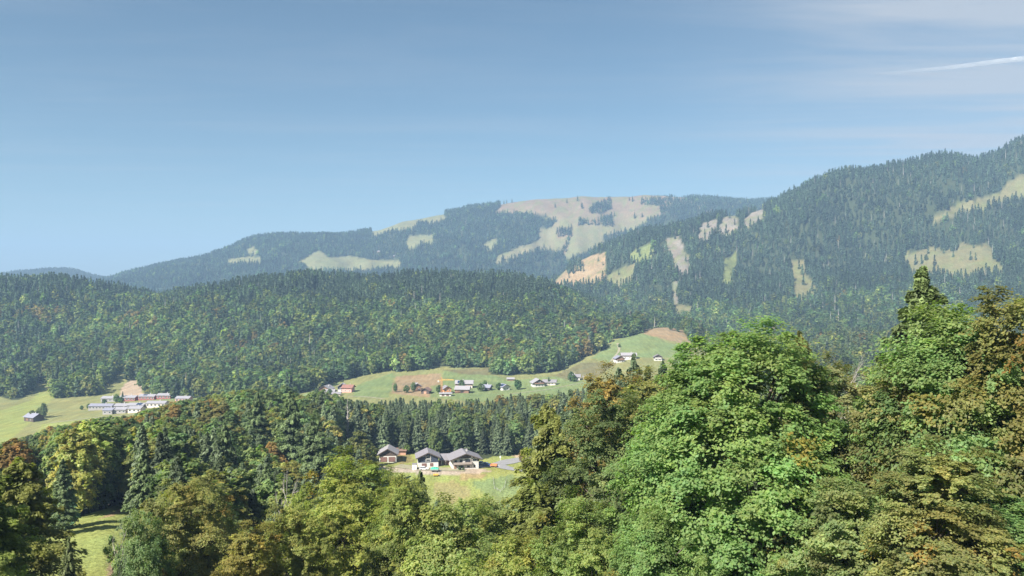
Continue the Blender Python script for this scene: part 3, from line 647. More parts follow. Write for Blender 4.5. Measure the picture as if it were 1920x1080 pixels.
for i in range(5): o = bpy.data.objects.new('k%02d' % (9+i), MB_[i][0]); PC.objects.link(o)
for i in range(4): o = bpy.data.objects.new('k%02d' % (14+i), MC_[i][0]); PC.objects.link(o)
# index: 0-3 far spruce, 4-7 far broadleaf, 8 dead trunk, 9-13 wood broadleaf, 14-17 wood spruce

ng = bpy.data.node_groups.new('scatter_trees', 'GeometryNodeTree')
ng.interface.new_socket('Geometry', in_out='INPUT', socket_type='NodeSocketGeometry'); ng.interface.new_socket('Geometry', in_out='OUTPUT', socket_type='NodeSocketGeometry')
gi = ng.nodes.new('NodeGroupInput'); go = ng.nodes.new('NodeGroupOutput'); iop = ng.nodes.new('GeometryNodeInstanceOnPoints'); cin = ng.nodes.new('GeometryNodeCollectionInfo')
cin.inputs[0].default_value = PC; cin.inputs['Separate Children'].default_value = True; cin.inputs['Reset Children'].default_value = True
def named(nm, ty):
    a = ng.nodes.new('GeometryNodeInputNamedAttribute'); a.data_type = ty; a.inputs[0].default_value = nm; return [s for s in a.outputs if s.enabled][0]
ng.links.new(gi.outputs[0], iop.inputs['Points']); ng.links.new(cin.outputs[0], iop.inputs['Instance']); iop.inputs['Pick Instance'].default_value = True
ng.links.new(named('idx', 'INT'), iop.inputs['Instance Index']); ng.links.new(named('scl', 'FLOAT_VECTOR'), iop.inputs['Scale'])
cx = ng.nodes.new('ShaderNodeCombineXYZ'); ng.links.new(named('rz', 'FLOAT'), cx.inputs[2]); ng.links.new(cx.outputs[0], iop.inputs['Rotation'])
ng.links.new(iop.outputs[0], go.inputs[0])
def scatter(name, label, cat, P, z, idx, sxy, sz, tint, rng, group=None):
    me = bpy.data.meshes.new(name); me.vertices.add(len(P)); me.vertices.foreach_set('co', np.column_stack([P, z]).astype(np.float32).ravel())
    a = me.attributes.new('idx', 'INT', 'POINT'); a.data.foreach_set('value', idx.astype(np.int32))
    a = me.attributes.new('scl', 'FLOAT_VECTOR', 'POINT'); a.data.foreach_set('vector', np.stack([sxy, sxy, sz], -1).astype(np.float32).ravel())
    a = me.attributes.new('rz', 'FLOAT', 'POINT'); a.data.foreach_set('value', (rng.random(len(P))*6.28).astype(np.float32))
    a = me.attributes.new('tint', 'FLOAT_VECTOR', 'POINT'); a.data.foreach_set('vector', tint.astype(np.float32).ravel())
    me.update(); o = link(name, me); md = o.modifiers.new('scatter', 'NODES'); md.node_group = ng
    tag(o, label, cat, group, 'stuff'); return o

rest = ~ind
scatter('wood', 'remaining mixed trees packed in the middle distance wood around the farm', 'wood', P[rest], z[rest]-.3, np.where(con[rest], 14+np.arange(rest.sum()) % 4, 9+np.arange(rest.sum()) % 5), hts[rest], hts[rest], tt[rest], rg)

def zone_open(P, rng, frac):
    z = height(P[:, 0], P[:, 1]); _, opn = ground_cover(P[:, 0], P[:, 1], z); k = ~opn | ((rng.random(len(P)) < frac) & (P[:, 1] > 1300))
    return P[k], z[k]
def hill_forest(name, label, y0, y1, u0, u1, step, conmap, rustm, seed, hb, dead=.012, ymin=None, tintmul=(1, 1, 1), extra=None, sprinkle=0.0):
    r = np.random.default_rng(seed); P = jitter_grid(y0, y1, u0, u1, step, r); P, z = zone_open(P, r, sprinkle); u, v = UV(P[:, 0], P[:, 1], z)
    if extra is not None: k = extra(P, z, u, v); P, z, u, v = P[k], z[k], u[k], v[k]
    k = r.random(len(P)) < np.clip(1.15+1.6*fbm(P[:, 0]/28, P[:, 1]/45+3, 3), .25, 1); P, z, u, v = P[k], z[k], u[k], v[k]
    n = len(P); con = r.random(n) < conmap(P, z, u, v); dd = r.random(n) < dead*np.clip(1+2*fbm(P[:, 0]/50, P[:, 1]/80, 2), 0, 3)
    idx = np.where(con, r.integers(0, 4, n), r.integers(4, 8, n)); idx[dd] = 8
    s = hb*r.uniform(.55, 1.15, n)*(1+.25*fbm(P[:, 0]/35+5, P[:, 1]/50, 3))*np.where(con, 1, 1.28); sx = s*r.uniform(.85, 1.15, n)
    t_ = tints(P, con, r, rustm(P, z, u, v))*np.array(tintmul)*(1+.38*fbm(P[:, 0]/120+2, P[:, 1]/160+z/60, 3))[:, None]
    print(name, n); return scatter(name, label, 'forest', P, z-.4, idx, sx, s, t_, r)
def con_mid(P, z, u, v):
    h_ = np.clip((620-v)/70, 0, 1); return np.clip(.28+.75*h_*h_+.35*fbm(P[:, 0]/90, P[:, 1]/90, 2), .05, .97)
def rust_mid(P, z, u, v):
    b = fbm(P[:, 0]/45+8, P[:, 1]/45, 3); return np.clip((b-.12)*1.2, 0, .55)*np.clip((v-580)/30, 0, 1)*np.clip((700-v)/30, 0, 1)+.35*((u < 110) & (v > 590) & (v < 650) & (b > -.1))
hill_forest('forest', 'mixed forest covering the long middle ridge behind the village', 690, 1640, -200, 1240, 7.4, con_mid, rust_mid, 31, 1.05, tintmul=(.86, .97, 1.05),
            extra=lambda P, z, u, v: ~((P[:, 1] < 800) & (v > 752)))
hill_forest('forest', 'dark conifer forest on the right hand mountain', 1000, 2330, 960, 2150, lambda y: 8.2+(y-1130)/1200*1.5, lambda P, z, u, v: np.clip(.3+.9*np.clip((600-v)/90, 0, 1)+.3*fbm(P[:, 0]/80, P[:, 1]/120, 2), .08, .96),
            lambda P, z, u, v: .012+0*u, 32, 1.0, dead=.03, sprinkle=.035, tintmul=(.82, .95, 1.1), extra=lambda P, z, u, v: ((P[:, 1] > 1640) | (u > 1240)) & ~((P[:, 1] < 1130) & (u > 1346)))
hill_forest('forest', 'woods on the slope behind the huge ash, reaching to the mountain foot', 690, 1130, 1346, 2150, 8.0, lambda P, z, u, v: .45+0*u, lambda P, z, u, v: .02+0*u, 35, 1.0)
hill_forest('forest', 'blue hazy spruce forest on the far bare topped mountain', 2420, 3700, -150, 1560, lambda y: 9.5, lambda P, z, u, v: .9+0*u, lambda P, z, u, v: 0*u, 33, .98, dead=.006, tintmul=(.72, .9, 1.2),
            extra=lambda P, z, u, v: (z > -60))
hill_forest('forest', 'small blue wooded hill far beyond the left ridge', 4050, 4420, -200, 280, 10, lambda P, z, u, v: 1+0*u, lambda P, z, u, v: 0*u, 34, .95, dead=0)

# scattered spruces on the far pasture
r = np.random.default_rng(77); pts = []
for (uu, vv) in [(1083,377),(1063,381),(1041,389),(1092,391),(1090,388),(1186,378),(1204,374),(1222,377),(1228,376),(1190,410),(1204,408),(1146,392),(1152,405),(1180,376),(1020,465),(1010,446),(1300,374),(1320,373),(1345,374),(1370,377),(1395,381),(950,381),(945,383),(960,380)]:
    yy_ = np.arange(2900, 3650, 6.); xx_ = U2X(uu, yy_); zz_ = height(xx_, yy_); vv_ = 540-F*zz_/yy_
    k = np.argmin(np.abs(vv_-vv)); pts.append((xx_[k], yy_[k], zz_[k]))
pts = np.array(pts)
lone = ['solitary spruce on the bare summit pasture of the far mountain']
for i, p in enumerate(pts):
    cr, tr = MC_[i % 4]
    tree('spruce_tree', cr, tr, p[0], p[1], float(r.uniform(.8, 1.25)), float(r.random()*6), (1, 1, 1), lone[0], CO, 'solitary spruces on the far summit pasture', float(p[2])-.3)
# ------------------------------------------------------------------ buildings
WHITE = simple('white_plaster', (.54, .52, .49), .85, .06, 1.5); CREAM = simple('cream_plaster', (.62, .55, .46), .85, .08, 1.5)
DWOOD = simple('dark_timber', (.075, .055, .045), .8, .3, 2.5, stretch=(6, 6, .5)); BWOOD = simple('brown_timber', (.21, .12, .075), .8, .25, 2.5, stretch=(6, 6, .5))
NAVY = simple('blue_black_cladding', (.030, .040, .065), .7, .25, 2.0, stretch=(6, 6, .5)); OWOOD = simple('new_orange_timber', (.62, .27, .12), .8, .12, 2, stretch=(6, 6, .5))
TANW = simple('tan_timber', (.42, .24, .16), .8, .18, 2, stretch=(6, 6, .5)); PINKW = simple('pink_render', (.55, .30, .26), .85, .08, 1.5); REDW = simple('red_render', (.26, .09, .085), .85, .1, 1.5)
RGREY = simple('grey_roof_tiles', (.20, .185, .20), .7, .16, 1.2, bump=.3, stretch=(.6, 3, 3)); RPALE = simple('pale_grey_roof', (.27, .255, .265), .6, .08, 1.0); RDARK = simple('dark_roof_tiles', (.16, .14, .14), .75, .15, 1.2)
RRED = simple('red_roof_tiles', (.22, .105, .08), .75, .15, 1.2); RLILAC = simple('blue_grey_roof', (.21, .21, .26), .6, .08, 1.0); RBROWN = simple('brown_roof_tiles', (.22, .13, .10), .75, .15, 1.2)
GLASS = simple('window_glass', (.03, .035, .045), .15, .1, 1); FRAME = simple('window_frame', (.70, .68, .64), .6, .04, 1); SHUT = simple('shutter_wood', (.75, .72, .66), .7, .06, 1); RECESS = simple('brown_doors', (.16, .085, .07), .8, .2, 2)
SOLAR = simple('solar_panel', (.02, .035, .08), .15, .1, 1); METAL = simple('galvanised_metal', (.45, .46, .47), .4, .08, 2, metallic=.6); RUBBER = simple('rubber', (.025, .025, .025), .85, .1, 2)
CONC = simple('concrete', (.45, .43, .40), .9, .1, .8); ORANGE = simple('orange_paint', (.50, .19, .07), .5, .08, 2); YELLOW = simple('yellow_paint', (.72, .42, .08), .5, .08, 2)
TARP = simple('green_tarpaulin', (.02, .36, .24), .6, .12, 1.5); BLUE = simple('blue_paint', (.03, .09, .28), .35, .05, 2); REDP = simple('red_paint', (.45, .05, .04), .4, .05, 2); WPAINT = simple('white_paint', (.78, .78, .78), .4, .03, 2)

def hz(u, d): return float(height(np.array([U2X(u, d)]), np.array([float(d)]))[0])
def house(name, label, cat, group, u, d, yaw, w, dp, he, rise, wall, roof, over=1.0, overf=1.1, upper=None, uz=None, side_upper=True, wins=(), doors=(), balc=None, chim=None, solar=None, fine=False, dz=0., z=None):
    x = U2X(u, d); zz = hz(u, d) if z is None else z
    r = bpy.data.objects.new(name, None); COL.objects.link(r); r.location = (x, d, zz+dz); r.rotation_euler = (0, 0, radians(yaw)); tag(r, label, cat, group)
    h = w/2; k = rise/h
    lo = uz if uz is not None else None
    b = MB()
    if upper is None: b.prism([(-h, -3), (h, -3), (h, he), (0, he+rise), (-h, he)], 0, dp)
    else: b.box(-h, h, 0, dp, -3, uz)
    b.build('wall', wall, r)
    if upper is not None:
        b = MB(); e = .06; b.prism([(-h-e, uz), (h+e, uz), (h+e, he), (0, he+rise+e*k), (-h-e, he)], -e, dp+e); b.build('timber_wall', upper, r)
    # roof: two slabs with overhang
    b = MB(); t_ = .22; xo = h+over; zo = he-over*k; o = .07
    b.prism([(-xo, zo+o), (0, he+rise+o), (xo, zo+o), (xo, zo+o+t_), (0, he+rise+o+t_*1.15), (-xo, zo+o+t_)][::-1], -overf, dp+overf*.6)
    # prism wants a simple outline; two convex slabs instead
    b = MB()
    for s in (-1, 1):
        a0 = (0, he+rise+o); a1 = (s*xo, zo+o)
        q = [a0, a1, (a1[0], a1[1]+t_), (a0[0], a0[1]+t_)]
        if s < 0: q = q[::-1]
        q = [(px_, pz_) for px_, pz_ in q]
        b.prism(q[::-1], -overf, dp+overf*.6)
    ro = b.build('roof', roof, r)
    b = MB()
    for s in (-1, 1): b.hexa([(0, -overf-.05, he+rise-.16), (s*xo, -overf-.05, zo-.16), (s*xo, -overf-.003, zo-.16), (0, -overf-.003, he+rise-.16), (0, -overf-.05, he+rise+o+t_), (s*xo, -overf-.05, zo+o+t_), (s*xo, -overf-.003, zo+o+t_), (0, -overf-.003, he+rise+o+t_)])
    b.build('barge_board', DWOOD, ro)
    if chim: cx_, cy_ = chim; b = MB(); zt = he+rise-abs(cx_)*k; b.box(cx_-.35, cx_+.35, cy_-.3, cy_+.3, zt-.3, zt+1.2); b.box(cx_-.45, cx_+.45, cy_-.4, cy_+.4, zt+1.2, zt+1.32); b.build('chimney', CONC, ro)
    if solar:
        s, y0, y1, f0, f1 = solar; b = MB()
        p = lambda f, y_, up: (s*xo*f, y_, (he+rise)+(zo-he-rise)*f+o+t_+up)
        b.hexa([p(f0, y0, .06), p(f1, y0, .06), p(f1, y1, .06), p(f0, y1, .06), p(f0, y0, .16), p(f1, y0, .16), p(f1, y1, .16), p(f0, y1, .16)]); b.build('solar_panel', SOLAR, ro)
    e = .1 if upper is not None else 0
    def slab(face, c, z_, ww, hh, t0, t1):
        b = MB()
        if face == 'f': b.box(c-ww/2, c+ww/2, -t1-e, -t0-e, z_-hh/2, z_+hh/2)
        elif face == 'r': b.box(h+e+t0, h+e+t1, c-ww/2, c+ww/2, z_-hh/2, z_+hh/2)
        else: b.box(-h-e-t1, -h-e-t0, c-ww/2, c+ww/2, z_-hh/2, z_+hh/2)
        return b
    for it in wins:
        face, c, z_, ww, hh = it[:5]; b = MB()
        for (dc, dz_, a, c_) in ((0, hh/2, ww+.16, .12), (0, -hh/2, ww+.16, .12), (-ww/2, 0, .12, hh-.12), (ww/2, 0, .12, hh-.12)):
            q = slab(face, c+dc, z_+dz_, a, c_, .0, .09); n0 = len(b.v); b.v += q.v; b.f += [[i+n0 for i in f] for f in q.f]
        f_ = b.build('window', FRAME, r)
        slab(face, c, z_, ww-.1, hh-.1, .01, .05).build('pane', GLASS, f_)
        if len(it) > 5:                              # open shutters
            for s in (-1, 1): slab(face, c+s*(ww*.5+ww*.28), z_, ww*.42, hh, .01, .07).build('shutter', it[5], f_)
    for face, c, z_, ww, hh, mt in doors: slab(face, c, z_, ww, hh, .01, .09).build('door', mt, r)
    if balc:
        c, z_, ww, dd, mt = balc; b = MB(); b.box(c-ww/2, c+ww/2, -dd, -.12, z_-.15, z_); b.build('balcony', BWOOD, r)
        b = MB(); b.box(c-ww/2, c+ww/2, -dd-.08, -dd, z_-.1, z_+.95); b.box(c-ww/2-.08, c-ww/2, -dd, -.13, z_-.1, z_+.95); b.box(c+ww/2, c+ww/2+.08, -dd, -.13, z_-.1, z_+.95)
        b.build('railing', mt, r)
    return r

G = 'farm buildings beside the tan meadow'
farm = house('farmhouse', 'white farmhouse with balcony and wide grey roof, rightmost of the farm buildings', 'house', G, 873, 368, 13, 12.2, 10.5, 4.8, 2.3, WHITE, RGREY, over=1.7, overf=1.5, fine=True,
   wins=[('f', -4.6, 3.75, 1.2, 1.3, SHUT), ('f', -2.1, 3.6, 1.4, 2.0, SHUT), ('f', 1.1, 3.75, 2.8, 1.7), ('f', 4.2, 3.9, 2.1, 1.1, DWOOD), ('f', -2.0, 1.1, 2.5, 1.25), ('f', 1.3, 1.1, 1.5, 1.25), ('f', 4.2, 1.1, 1.1, 1.2, SHUT), ('r', 3, 3.6, 1.2, 1.2), ('r', 8, 3.6, 1.2, 1.2)],
   doors=[('f', -4.8, .9, 1.1, 2.1, BWOOD)], balc=(-1.4, 2.45, 8.4, 1.3, simple('weathered_wood', (.30, .25, .22), .85, .15, 2)), chim=(1.6, 7))
# dark timber gable field, white lozenge lamp
b = MB(); b.prism([(-4.8, 4.95), (4.8, 4.95), (0, 6.8)], -.14, -.01); b.build('gable_boards', DWOOD, farm)
b = MB(); b.bar((2.9, -.35, 5.35), (2.9, -.2, 5.35), .38, n=14); b.build('satellite_dish', WPAINT, farm)
b = MB(); b.bar((2.9, -.2, 5.35), (2.9, 0, 5.1), .05); b.build('dish_arm', METAL, farm)
barn = house('barn', 'barn with blue-black timber upper storey on a white base, middle of the farm buildings', 'barn', G, 803, 371, 9, 9.3, 10, 4.7, 2.1, WHITE, RGREY, over=1.2, overf=1.3, upper=NAVY, uz=2.25, fine=True,
   wins=[('f', 0, 4.6, 1.9, 1.2), ('f', 0, 3.3, 1.9, .9)], doors=[('f', -1.9, 1.05, 2.1, 1.7, RECESS), ('f', 1.5, 1.2, 1.4, 1.4, RECESS)])
b = MB()
for x0, x1, z0, z1 in ((-1.25, -1.12, 2.4, 5.6), (1.12, 1.25, 2.4, 5.6), (-3.9, -1.26, 5.1, 5.22), (1.26, 3.9, 5.1, 5.22)): b.box(x0, x1, -.24, -.07, z0, z1)
b.build('facade_trim', CONC, barn)
b = MB()
for i in range(9): a = pi*i/8; a2 = pi*(i+1)/8; i < 8 and b.bar((1.2*cos(a), -.2, 5.6+.75*sin(a)), (1.2*cos(a2), -.2, 5.6+.75*sin(a2)), .07, n=5)
b.build('gable_arch', CONC, barn)
gar = house('garage_barn', 'small barn with pale roof, two brown garage openings and white base, leftmost farm building', 'barn', G, 727, 381, 5, 8.0, 9.5, 4.2, 2.3, WHITE, RPALE, over=1.0, overf=1.2, upper=DWOOD, uz=3.1, fine=True,
   doors=[('f', -1.95, 1.45, 2.9, 2.1, RECESS), ('f', 1.95, 1.45, 2.9, 2.1, RECESS)])
b = MB()
for c in (-1.95, 1.95):
    for dx, dz_, ww, hh in ((0, 1.12, 3.1, .14), (-1.5, 0, .12, 2.1), (1.5, 0, .12, 2.1)): b.box(c+dx-ww/2, c+dx+ww/2, -.24, -.11, 1.45+dz_-hh/2, 1.45+dz_+hh/2)
b.build('door_frame', BWOOD, gar)
# link building: lean-to roof between barn and farmhouse
x = U2X(836, 376); r = bpy.data.objects.new('link_building', None); COL.objects.link(r); r.location = (x, 376, hz(836, 376)); r.rotation_euler = (0, 0, radians(8)); tag(r, 'low link building with grey lean-to roof joining the dark barn and the white farmhouse', 'outbuilding', G)
b = MB(); b.prism([(-2.9, -2), (2.9, -2), (2.9, 2.3), (-2.9, 2.3)], .4, 5); b.build('wall', BWOOD, r)
b = MB(); b.hexa([(-3.1, -.8, 2.25), (3.1, -.8, 2.25), (3.1, 5.4, 4.1), (-3.1, 5.4, 4.1), (-3.1, -.8, 2.45), (3.1, -.8, 2.45), (3.1, 5.4, 4.3), (-3.1, 5.4, 4.3)]); b.build('roof', RGREY, r)
for cx_ in (-2, -.1, 1.9): b = MB(); b.box(cx_-.12, cx_+.12, -.6, -.36, -1, 2.25); b.build('post', WHITE, r)
b = MB(); b.box(-2.4, -.8, .32, .38, .2, 1.7); b.build('window', GLASS, r); b = MB(); b.box(.6, 1.6, .3, .38, 0, 1.9); b.build('door', RECESS, r)
# brown shed behind
x = U2X(748, 399); r = bpy.data.objects.new('shed', None); COL.objects.link(r); r.location = (x, 399, hz(748, 399)); tag(r, 'tan boarded shed with flat dark roof on the bank behind the leftmost farm building', 'shed', G)
b = MB(); b.box(-2.8, 3.4, 0, 4, -2, 2.1); b.build('wall', TANW, r); b = MB(); b.hexa([(-3.6, -.8, 2.12), (3.9, -.8, 2.12), (3.9, 4.6, 2.5), (-3.6, 4.6, 2.5), (-3.6, -.8, 2.42), (3.9, -.8, 2.42), (3.9, 4.6, 2.8), (-3.6, 4.6, 2.8)]); b.build('roof', RBROWN, r)
b = MB(); b.box(-1, .6, -.07, -.01, 0, 1.8); b.build('door', BWOOD, r)

V_ = 'village houses on the valley meadow'
house('chalet', 'pale gabled chalet at the left end of the village, left of the blue house', 'house', V_, 608, 745, -8, 10.5, 12, 4.2, 3.0, CREAM, RPALE, upper=BWOOD, uz=2.6, wins=[('f', -2.5, 1.4, 1.4, 1.1), ('f', 2, 1.4, 1.4, 1.1), ('f', 0, 4, 2, 1.1)], chim=(2, 6), balc=(0, 2.8, 8, 1, BWOOD))
house('cottage', 'low whitish outbuilding between the pale chalet and the blue house', 'house', V_, 627, 742, 90, 6, 8, 2.4, 1.2, WHITE, RPALE, wins=[('l', 3, 1.2, 1.2, .9)])
house('house', 'dark blue gabled house beside the red roofed one', 'house', V_, 641, 748, 4, 7.5, 9, 4.8, 2.6, WHITE, RLILAC, upper=NAVY, uz=2.2, wins=[('f', 0, 1.2, 1.6, 1.1), ('f', -1.5, 3.6, 1, 1.1), ('f', 1.5, 3.6, 1, 1.1)], chim=(1.5, 4))
house('garage', 'low garage with grey roof in front of the dark blue house', 'garage', V_, 638, 727, 90, 4.5, 7, 1.9, 1.1, CREAM, RGREY, doors=[('l', 3.5, .9, 3, 1.7, RECESS)])
house('house', 'pink walled house with red tiled roof, next to the dark blue house', 'house', V_, 662, 746, 80, 8, 9.5, 4.2, 2.1, PINKW, RRED, wins=[('l', 2, 1.3, 1.2, 1.1), ('l', 6, 1.3, 1.2, 1.1), ('l', 2, 3.3, 1.2, 1), ('l', 6, 3.3, 1.2, 1)], chim=(1, 3))
house('chalet', 'brown chalet with grey roof at the lower right corner of the tan field', 'house', V_, 782, 745, 14, 8, 10, 3.9, 2.4, BWOOD, RPALE, wins=[('f', -2, 1.4, 1.2, 1.1), ('f', 2, 1.4, 1.2, 1.1)], chim=(1, 5))
house('barn', 'dark brown barn in front of the brown chalet near the crane', 'barn', V_, 797, 722, -10, 7.4, 8, 3.0, 2.2, DWOOD, RBROWN, doors=[('f', 0, 1.1, 2.4, 2.1, TANW)])
house('house', 'unfinished orange timber house behind the tower crane', 'house', V_, 839, 722, 20, 6.8, 8, 4.6, 2.2, CONC, RGREY, upper=OWOOD, uz=1.6, wins=[('f', -1.5, 3.2, 1.1, 1.2), ('f', 1.5, 3.2, 1.1, 1.2)])
house('garage', 'white concrete garage under construction at the foot of the orange house', 'garage', V_, 846, 708, 90, 5, 10, 2.2, .5, WHITE, RPALE, doors=[('l', 3, 1, 2.4, 1.8, RECESS), ('l', 7, 1, 2.4, 1.8, RECESS)])
house('farmhouse', 'long brown farmhouse with blue solar panels on its roof', 'house', V_, 886, 762, 90, 10, 16, 4.4, 2.4, CREAM, RPALE, upper=BWOOD, uz=2.4, wins=[('l', 3, 1.3, 1.3, 1), ('l', 7, 1.3, 1.3, 1), ('l', 12, 1.3, 1.3, 1), ('l', 4, 3.3, 2, .9)], chim=(0, 9), solar=(-1, 9, 14, .2, .8))
house('barn', 'brown barn with pale pinkish roof in front of the long farmhouse', 'barn', V_, 880, 727, 84, 9, 12.5, 3.6, 2.3, BWOOD, RPALE, doors=[('l', 6, 1.2, 2.5, 2.3, DWOOD)])
house('cottage', 'small dark cottage right of the long farmhouse', 'house', V_, 920, 744, 70, 6.5, 7, 3, 1.9, DWOOD, RLILAC, upper=None, wins=[('l', 2, 1.4, 1, 1), ('l', 5, 1.4, 1, 1)], chim=(0, 3))
house('house', 'white gabled house with dark panels on its roof left of the round tree', 'house', V_, 949, 742, 30, 7.5, 8, 3.4, 2.0, WHITE, RLILAC, wins=[('f', -1.6, 1.4, 1.2, 1.1), ('f', 1.6, 1.4, 1.2, 1.1)], solar=(-1, 1, 6, .15, .75))
house('hut', 'low open hut at the edge of the forest above the round tree', 'hut', V_, 963, 812, 90, 4, 6.5, 1.8, .9, BWOOD, RPALE)
house('chalet', 'white chalet with dark gable and broad pale roof right of the round tree', 'house', V_, 1011, 752, 12, 10.5, 12, 4.0, 3.0, WHITE, RPALE, over=1.5, upper=DWOOD, uz=3.2, wins=[('f', -3, 1.5, 1.4, 1.2), ('f', 0, 1.5, 1.4, 1.2), ('f', 3, 1.5, 1.4, 1.2), ('f', 0, 4.5, 2.2, 1)], balc=(0, 3, 9, 1.2, BWOOD))
house('house', 'low house with grey hipped looking roof right of the broad roofed chalet', 'house', V_, 1042, 760, 82, 8, 12, 2.6, 1.8, CREAM, RGREY, wins=[('l', 3, 1.2, 1.3, 1), ('l', 8, 1.2, 1.3, 1)])
house('house', 'small white house with grey roof beside a hedge, highest on the meadow bend', 'house', V_, 1087, 778, 86, 7.5, 9.5, 3.3, 1.9, WHITE, RGREY, wins=[('l', 2, 1.4, 1.2, 1), ('l', 5, 1.4, 1.2, 1), ('l', 8, 1.4, 1.2, 1)], chim=(0, 5))
house('garage', 'tiny pale garage right of the small white house', 'garage', V_, 1103, 778, 90, 4, 5, 2, .8, CREAM, RPALE)
W_ = 'chalets below the green hill'
house('chalet', 'white chalet with brown upper floor, left one of three below the green hill', 'house', W_, 1163, 862, 10, 9.5, 10, 4.4, 2.6, WHITE, RLILAC, upper=BWOOD, uz=2.6, wins=[('f', -2.5, 1.4, 1.3, 1.1), ('f', 2.5, 1.4, 1.3, 1.1)], balc=(0, 2.7, 7, 1, BWOOD))
house('farmhouse', 'long chalet with wide pale roof, middle one of three below the green hill', 'house', W_, 1192, 876, 88, 9, 16, 3.8, 2.2, WHITE, RPALE, upper=BWOOD, uz=2.2, wins=[('l', 3, 1.2, 1.3, 1), ('l', 7, 1.2, 1.3, 1), ('l', 12, 1.2, 1.3, 1)], chim=(0, 5))
house('chalet', 'dark chalet with white base, right one of three below the green hill', 'house', W_, 1234, 862, -6, 8.5, 9, 4.0, 2.4, WHITE, RDARK, upper=DWOOD, uz=2.0, wins=[('f', -2, 1.2, 1.3, 1), ('f', 2, 1.2, 1.3, 1)], balc=(0, 2.4, 7, 1, WHITE))
house('chapel', 'tiny pale hut at the forest notch on top of the green hill', 'hut', None, 1181, 1235, 0, 6, 6, 5.0, 2.2, CREAM, RGREY, over=1.2, wins=[('f', 0, 2, 1, 1)])
house('hut', 'lone grey roofed hut on the open meadow at the left', 'hut', None, 72, 700, 62, 9, 13.5, 3.4, 2.6, DWOOD, RLILAC, over=.9, wins=[('l', 4, 1.2, 1.2, 1)], doors=[('l', 9, 1, 2, 2, BWOOD)], chim=(0, 4), dz=.4)
for (uu, dd_, lb) in ((712, 3120, 'tiny alpine hut on the long pasture, left one of two'), (740, 3060, 'tiny alpine hut on the long pasture, right one of two')):
    house('hut', lb, 'hut', 'alpine huts on the far pasture', uu, dd_, 80, 7, 9, 2.5, 2.2, BWOOD, RPALE)
EWALL = simple('estate_plaster', (.27, .255, .25), .85, .08, 1.5); EROOF = simple('estate_roof', (.26, .25, .27), .6, .1, .8)
E_ = 'terraced buildings of the housing estate'
def block(label, u, d, wpx, wall, roof, he=3.2, rise=1.5, dpt=9, solar=None, yaw=88):
    w_ = wpx/F*d; n_w = max(2, int(w_/3.0))
    return house('terrace_block', label, 'house', E_, u, d, yaw, dpt, w_, he, rise, wall, roof, over=.7, overf=.5, wins=[('l', w_*(i+.5)/n_w, he*.5, 1.9, 1.35) for i in range(n_w)], solar=solar, chim=(0, w_*.35))
def place_block(lb, uc, d, wpx, *a, **k):     # the local y axis runs along the row, so start at its right hand end
    block(lb, uc+wpx/2, d, wpx, *a, **k)
place_block('long white block, leftmost of the top row of the estate', 207, 803, 28, EWALL, EROOF)
place_block('block with red lower wall, second from left in the top row of the estate', 242, 803, 30, REDW, EROOF)
place_block('block with red wall, third from left in the top row of the estate', 278, 803, 30, REDW, EROOF, solar=(-1, 8, 12, .2, .6))
place_block('red walled block, rightmost of the top row of the estate', 310, 803, 26, REDW, EROOF)
place_block('pinkish building behind the dead trunk, right of the estate', 345, 772, 26, PINKW, EROOF)
place_block('longest white block, leftmost of the middle row of the estate', 192, 752, 44, EWALL, RLILAC)
place_block('short white block, second in the middle row of the estate', 230, 748, 24, EWALL, EROOF)
place_block('white block with blue panels, third in the middle row of the estate', 258, 744, 30, EWALL, EROOF, solar=(-1, 2, 7, .15, .85))
place_block('white block, rightmost of the middle row of the estate', 295, 746, 36, CREAM, EROOF)
place_block('small block with lilac roof, leftmost of the lowest row of the estate', 206, 722, 18, EWALL, RLILAC, he=3.6)
place_block('white block beside the lilac roofed one in the lowest row of the estate', 229, 724, 22, EWALL, EROOF)
place_block('low white block hidden behind treetops at the bottom of the estate', 256, 722, 24, CREAM, EROOF)

# tower crane
x = U2X(828, 712); r = bpy.data.objects.new('tower_crane', None); COL.objects.link(r); r.location = (x, 712, hz(828, 712)); r.rotation_euler = (0, 0, radians(6)); tag(r, 'orange tower crane with its jib pointing right beside the unfinished house', 'crane')
b = MB(); Hc = 13.5
for sx_ in (-.6, .6):
    for sy_ in (-.6, .6): b.bar((sx_, sy_, -1), (sx_, sy_, Hc), .13, n=5)
for i in range(9):
    z0 = i*1.5
    for s in (-.6, .6): b.bar((-.6, s, z0), (.6, s, z0+1.5), .08, n=4); b.bar((s, -.6, z0), (s, .6, z0+1.5), .08, n=4)
b.build('mast', ORANGE, r)
b = MB(); b.bar((-3.5, 0, Hc), (11, 0, Hc), .18, n=5); b.bar((0, 0, Hc+1.1), (10.4, 0, Hc+.3), .1, n=5)
for i in range(8): b.bar((i*1.3, 0, Hc), (i*1.3+.65, 0, Hc+1.0-.1*i), .06, n=4); b.bar((i*1.3+.65, 0, Hc+1.0-.1*i), (i*1.3+1.3, 0, Hc), .06, n=4)
b.build('jib', YELLOW, r)
b = MB(); b.bar((0, 0, Hc), (0, 0, Hc+2.6), .18, n=5); b.bar((0, 0, Hc+2.6), (-3.4, 0, Hc+.1), .05, n=4); b.bar((0, 0, Hc+2.6), (7, 0, Hc+.7), .05, n=4); b.build('tower_head', ORANGE, r)
b = MB(); b.box(-3.6, -2.2, -.5, .5, Hc-1.6, Hc-.1); b.build('counterweight', CONC, r)
b = MB(); b.bar((7.5, 0, Hc), (7.5, 0, Hc-6), .04, n=4); b.box(7.3, 7.7, -.15, .15, Hc-6.4, Hc-6); b.build('hook', METAL, r)

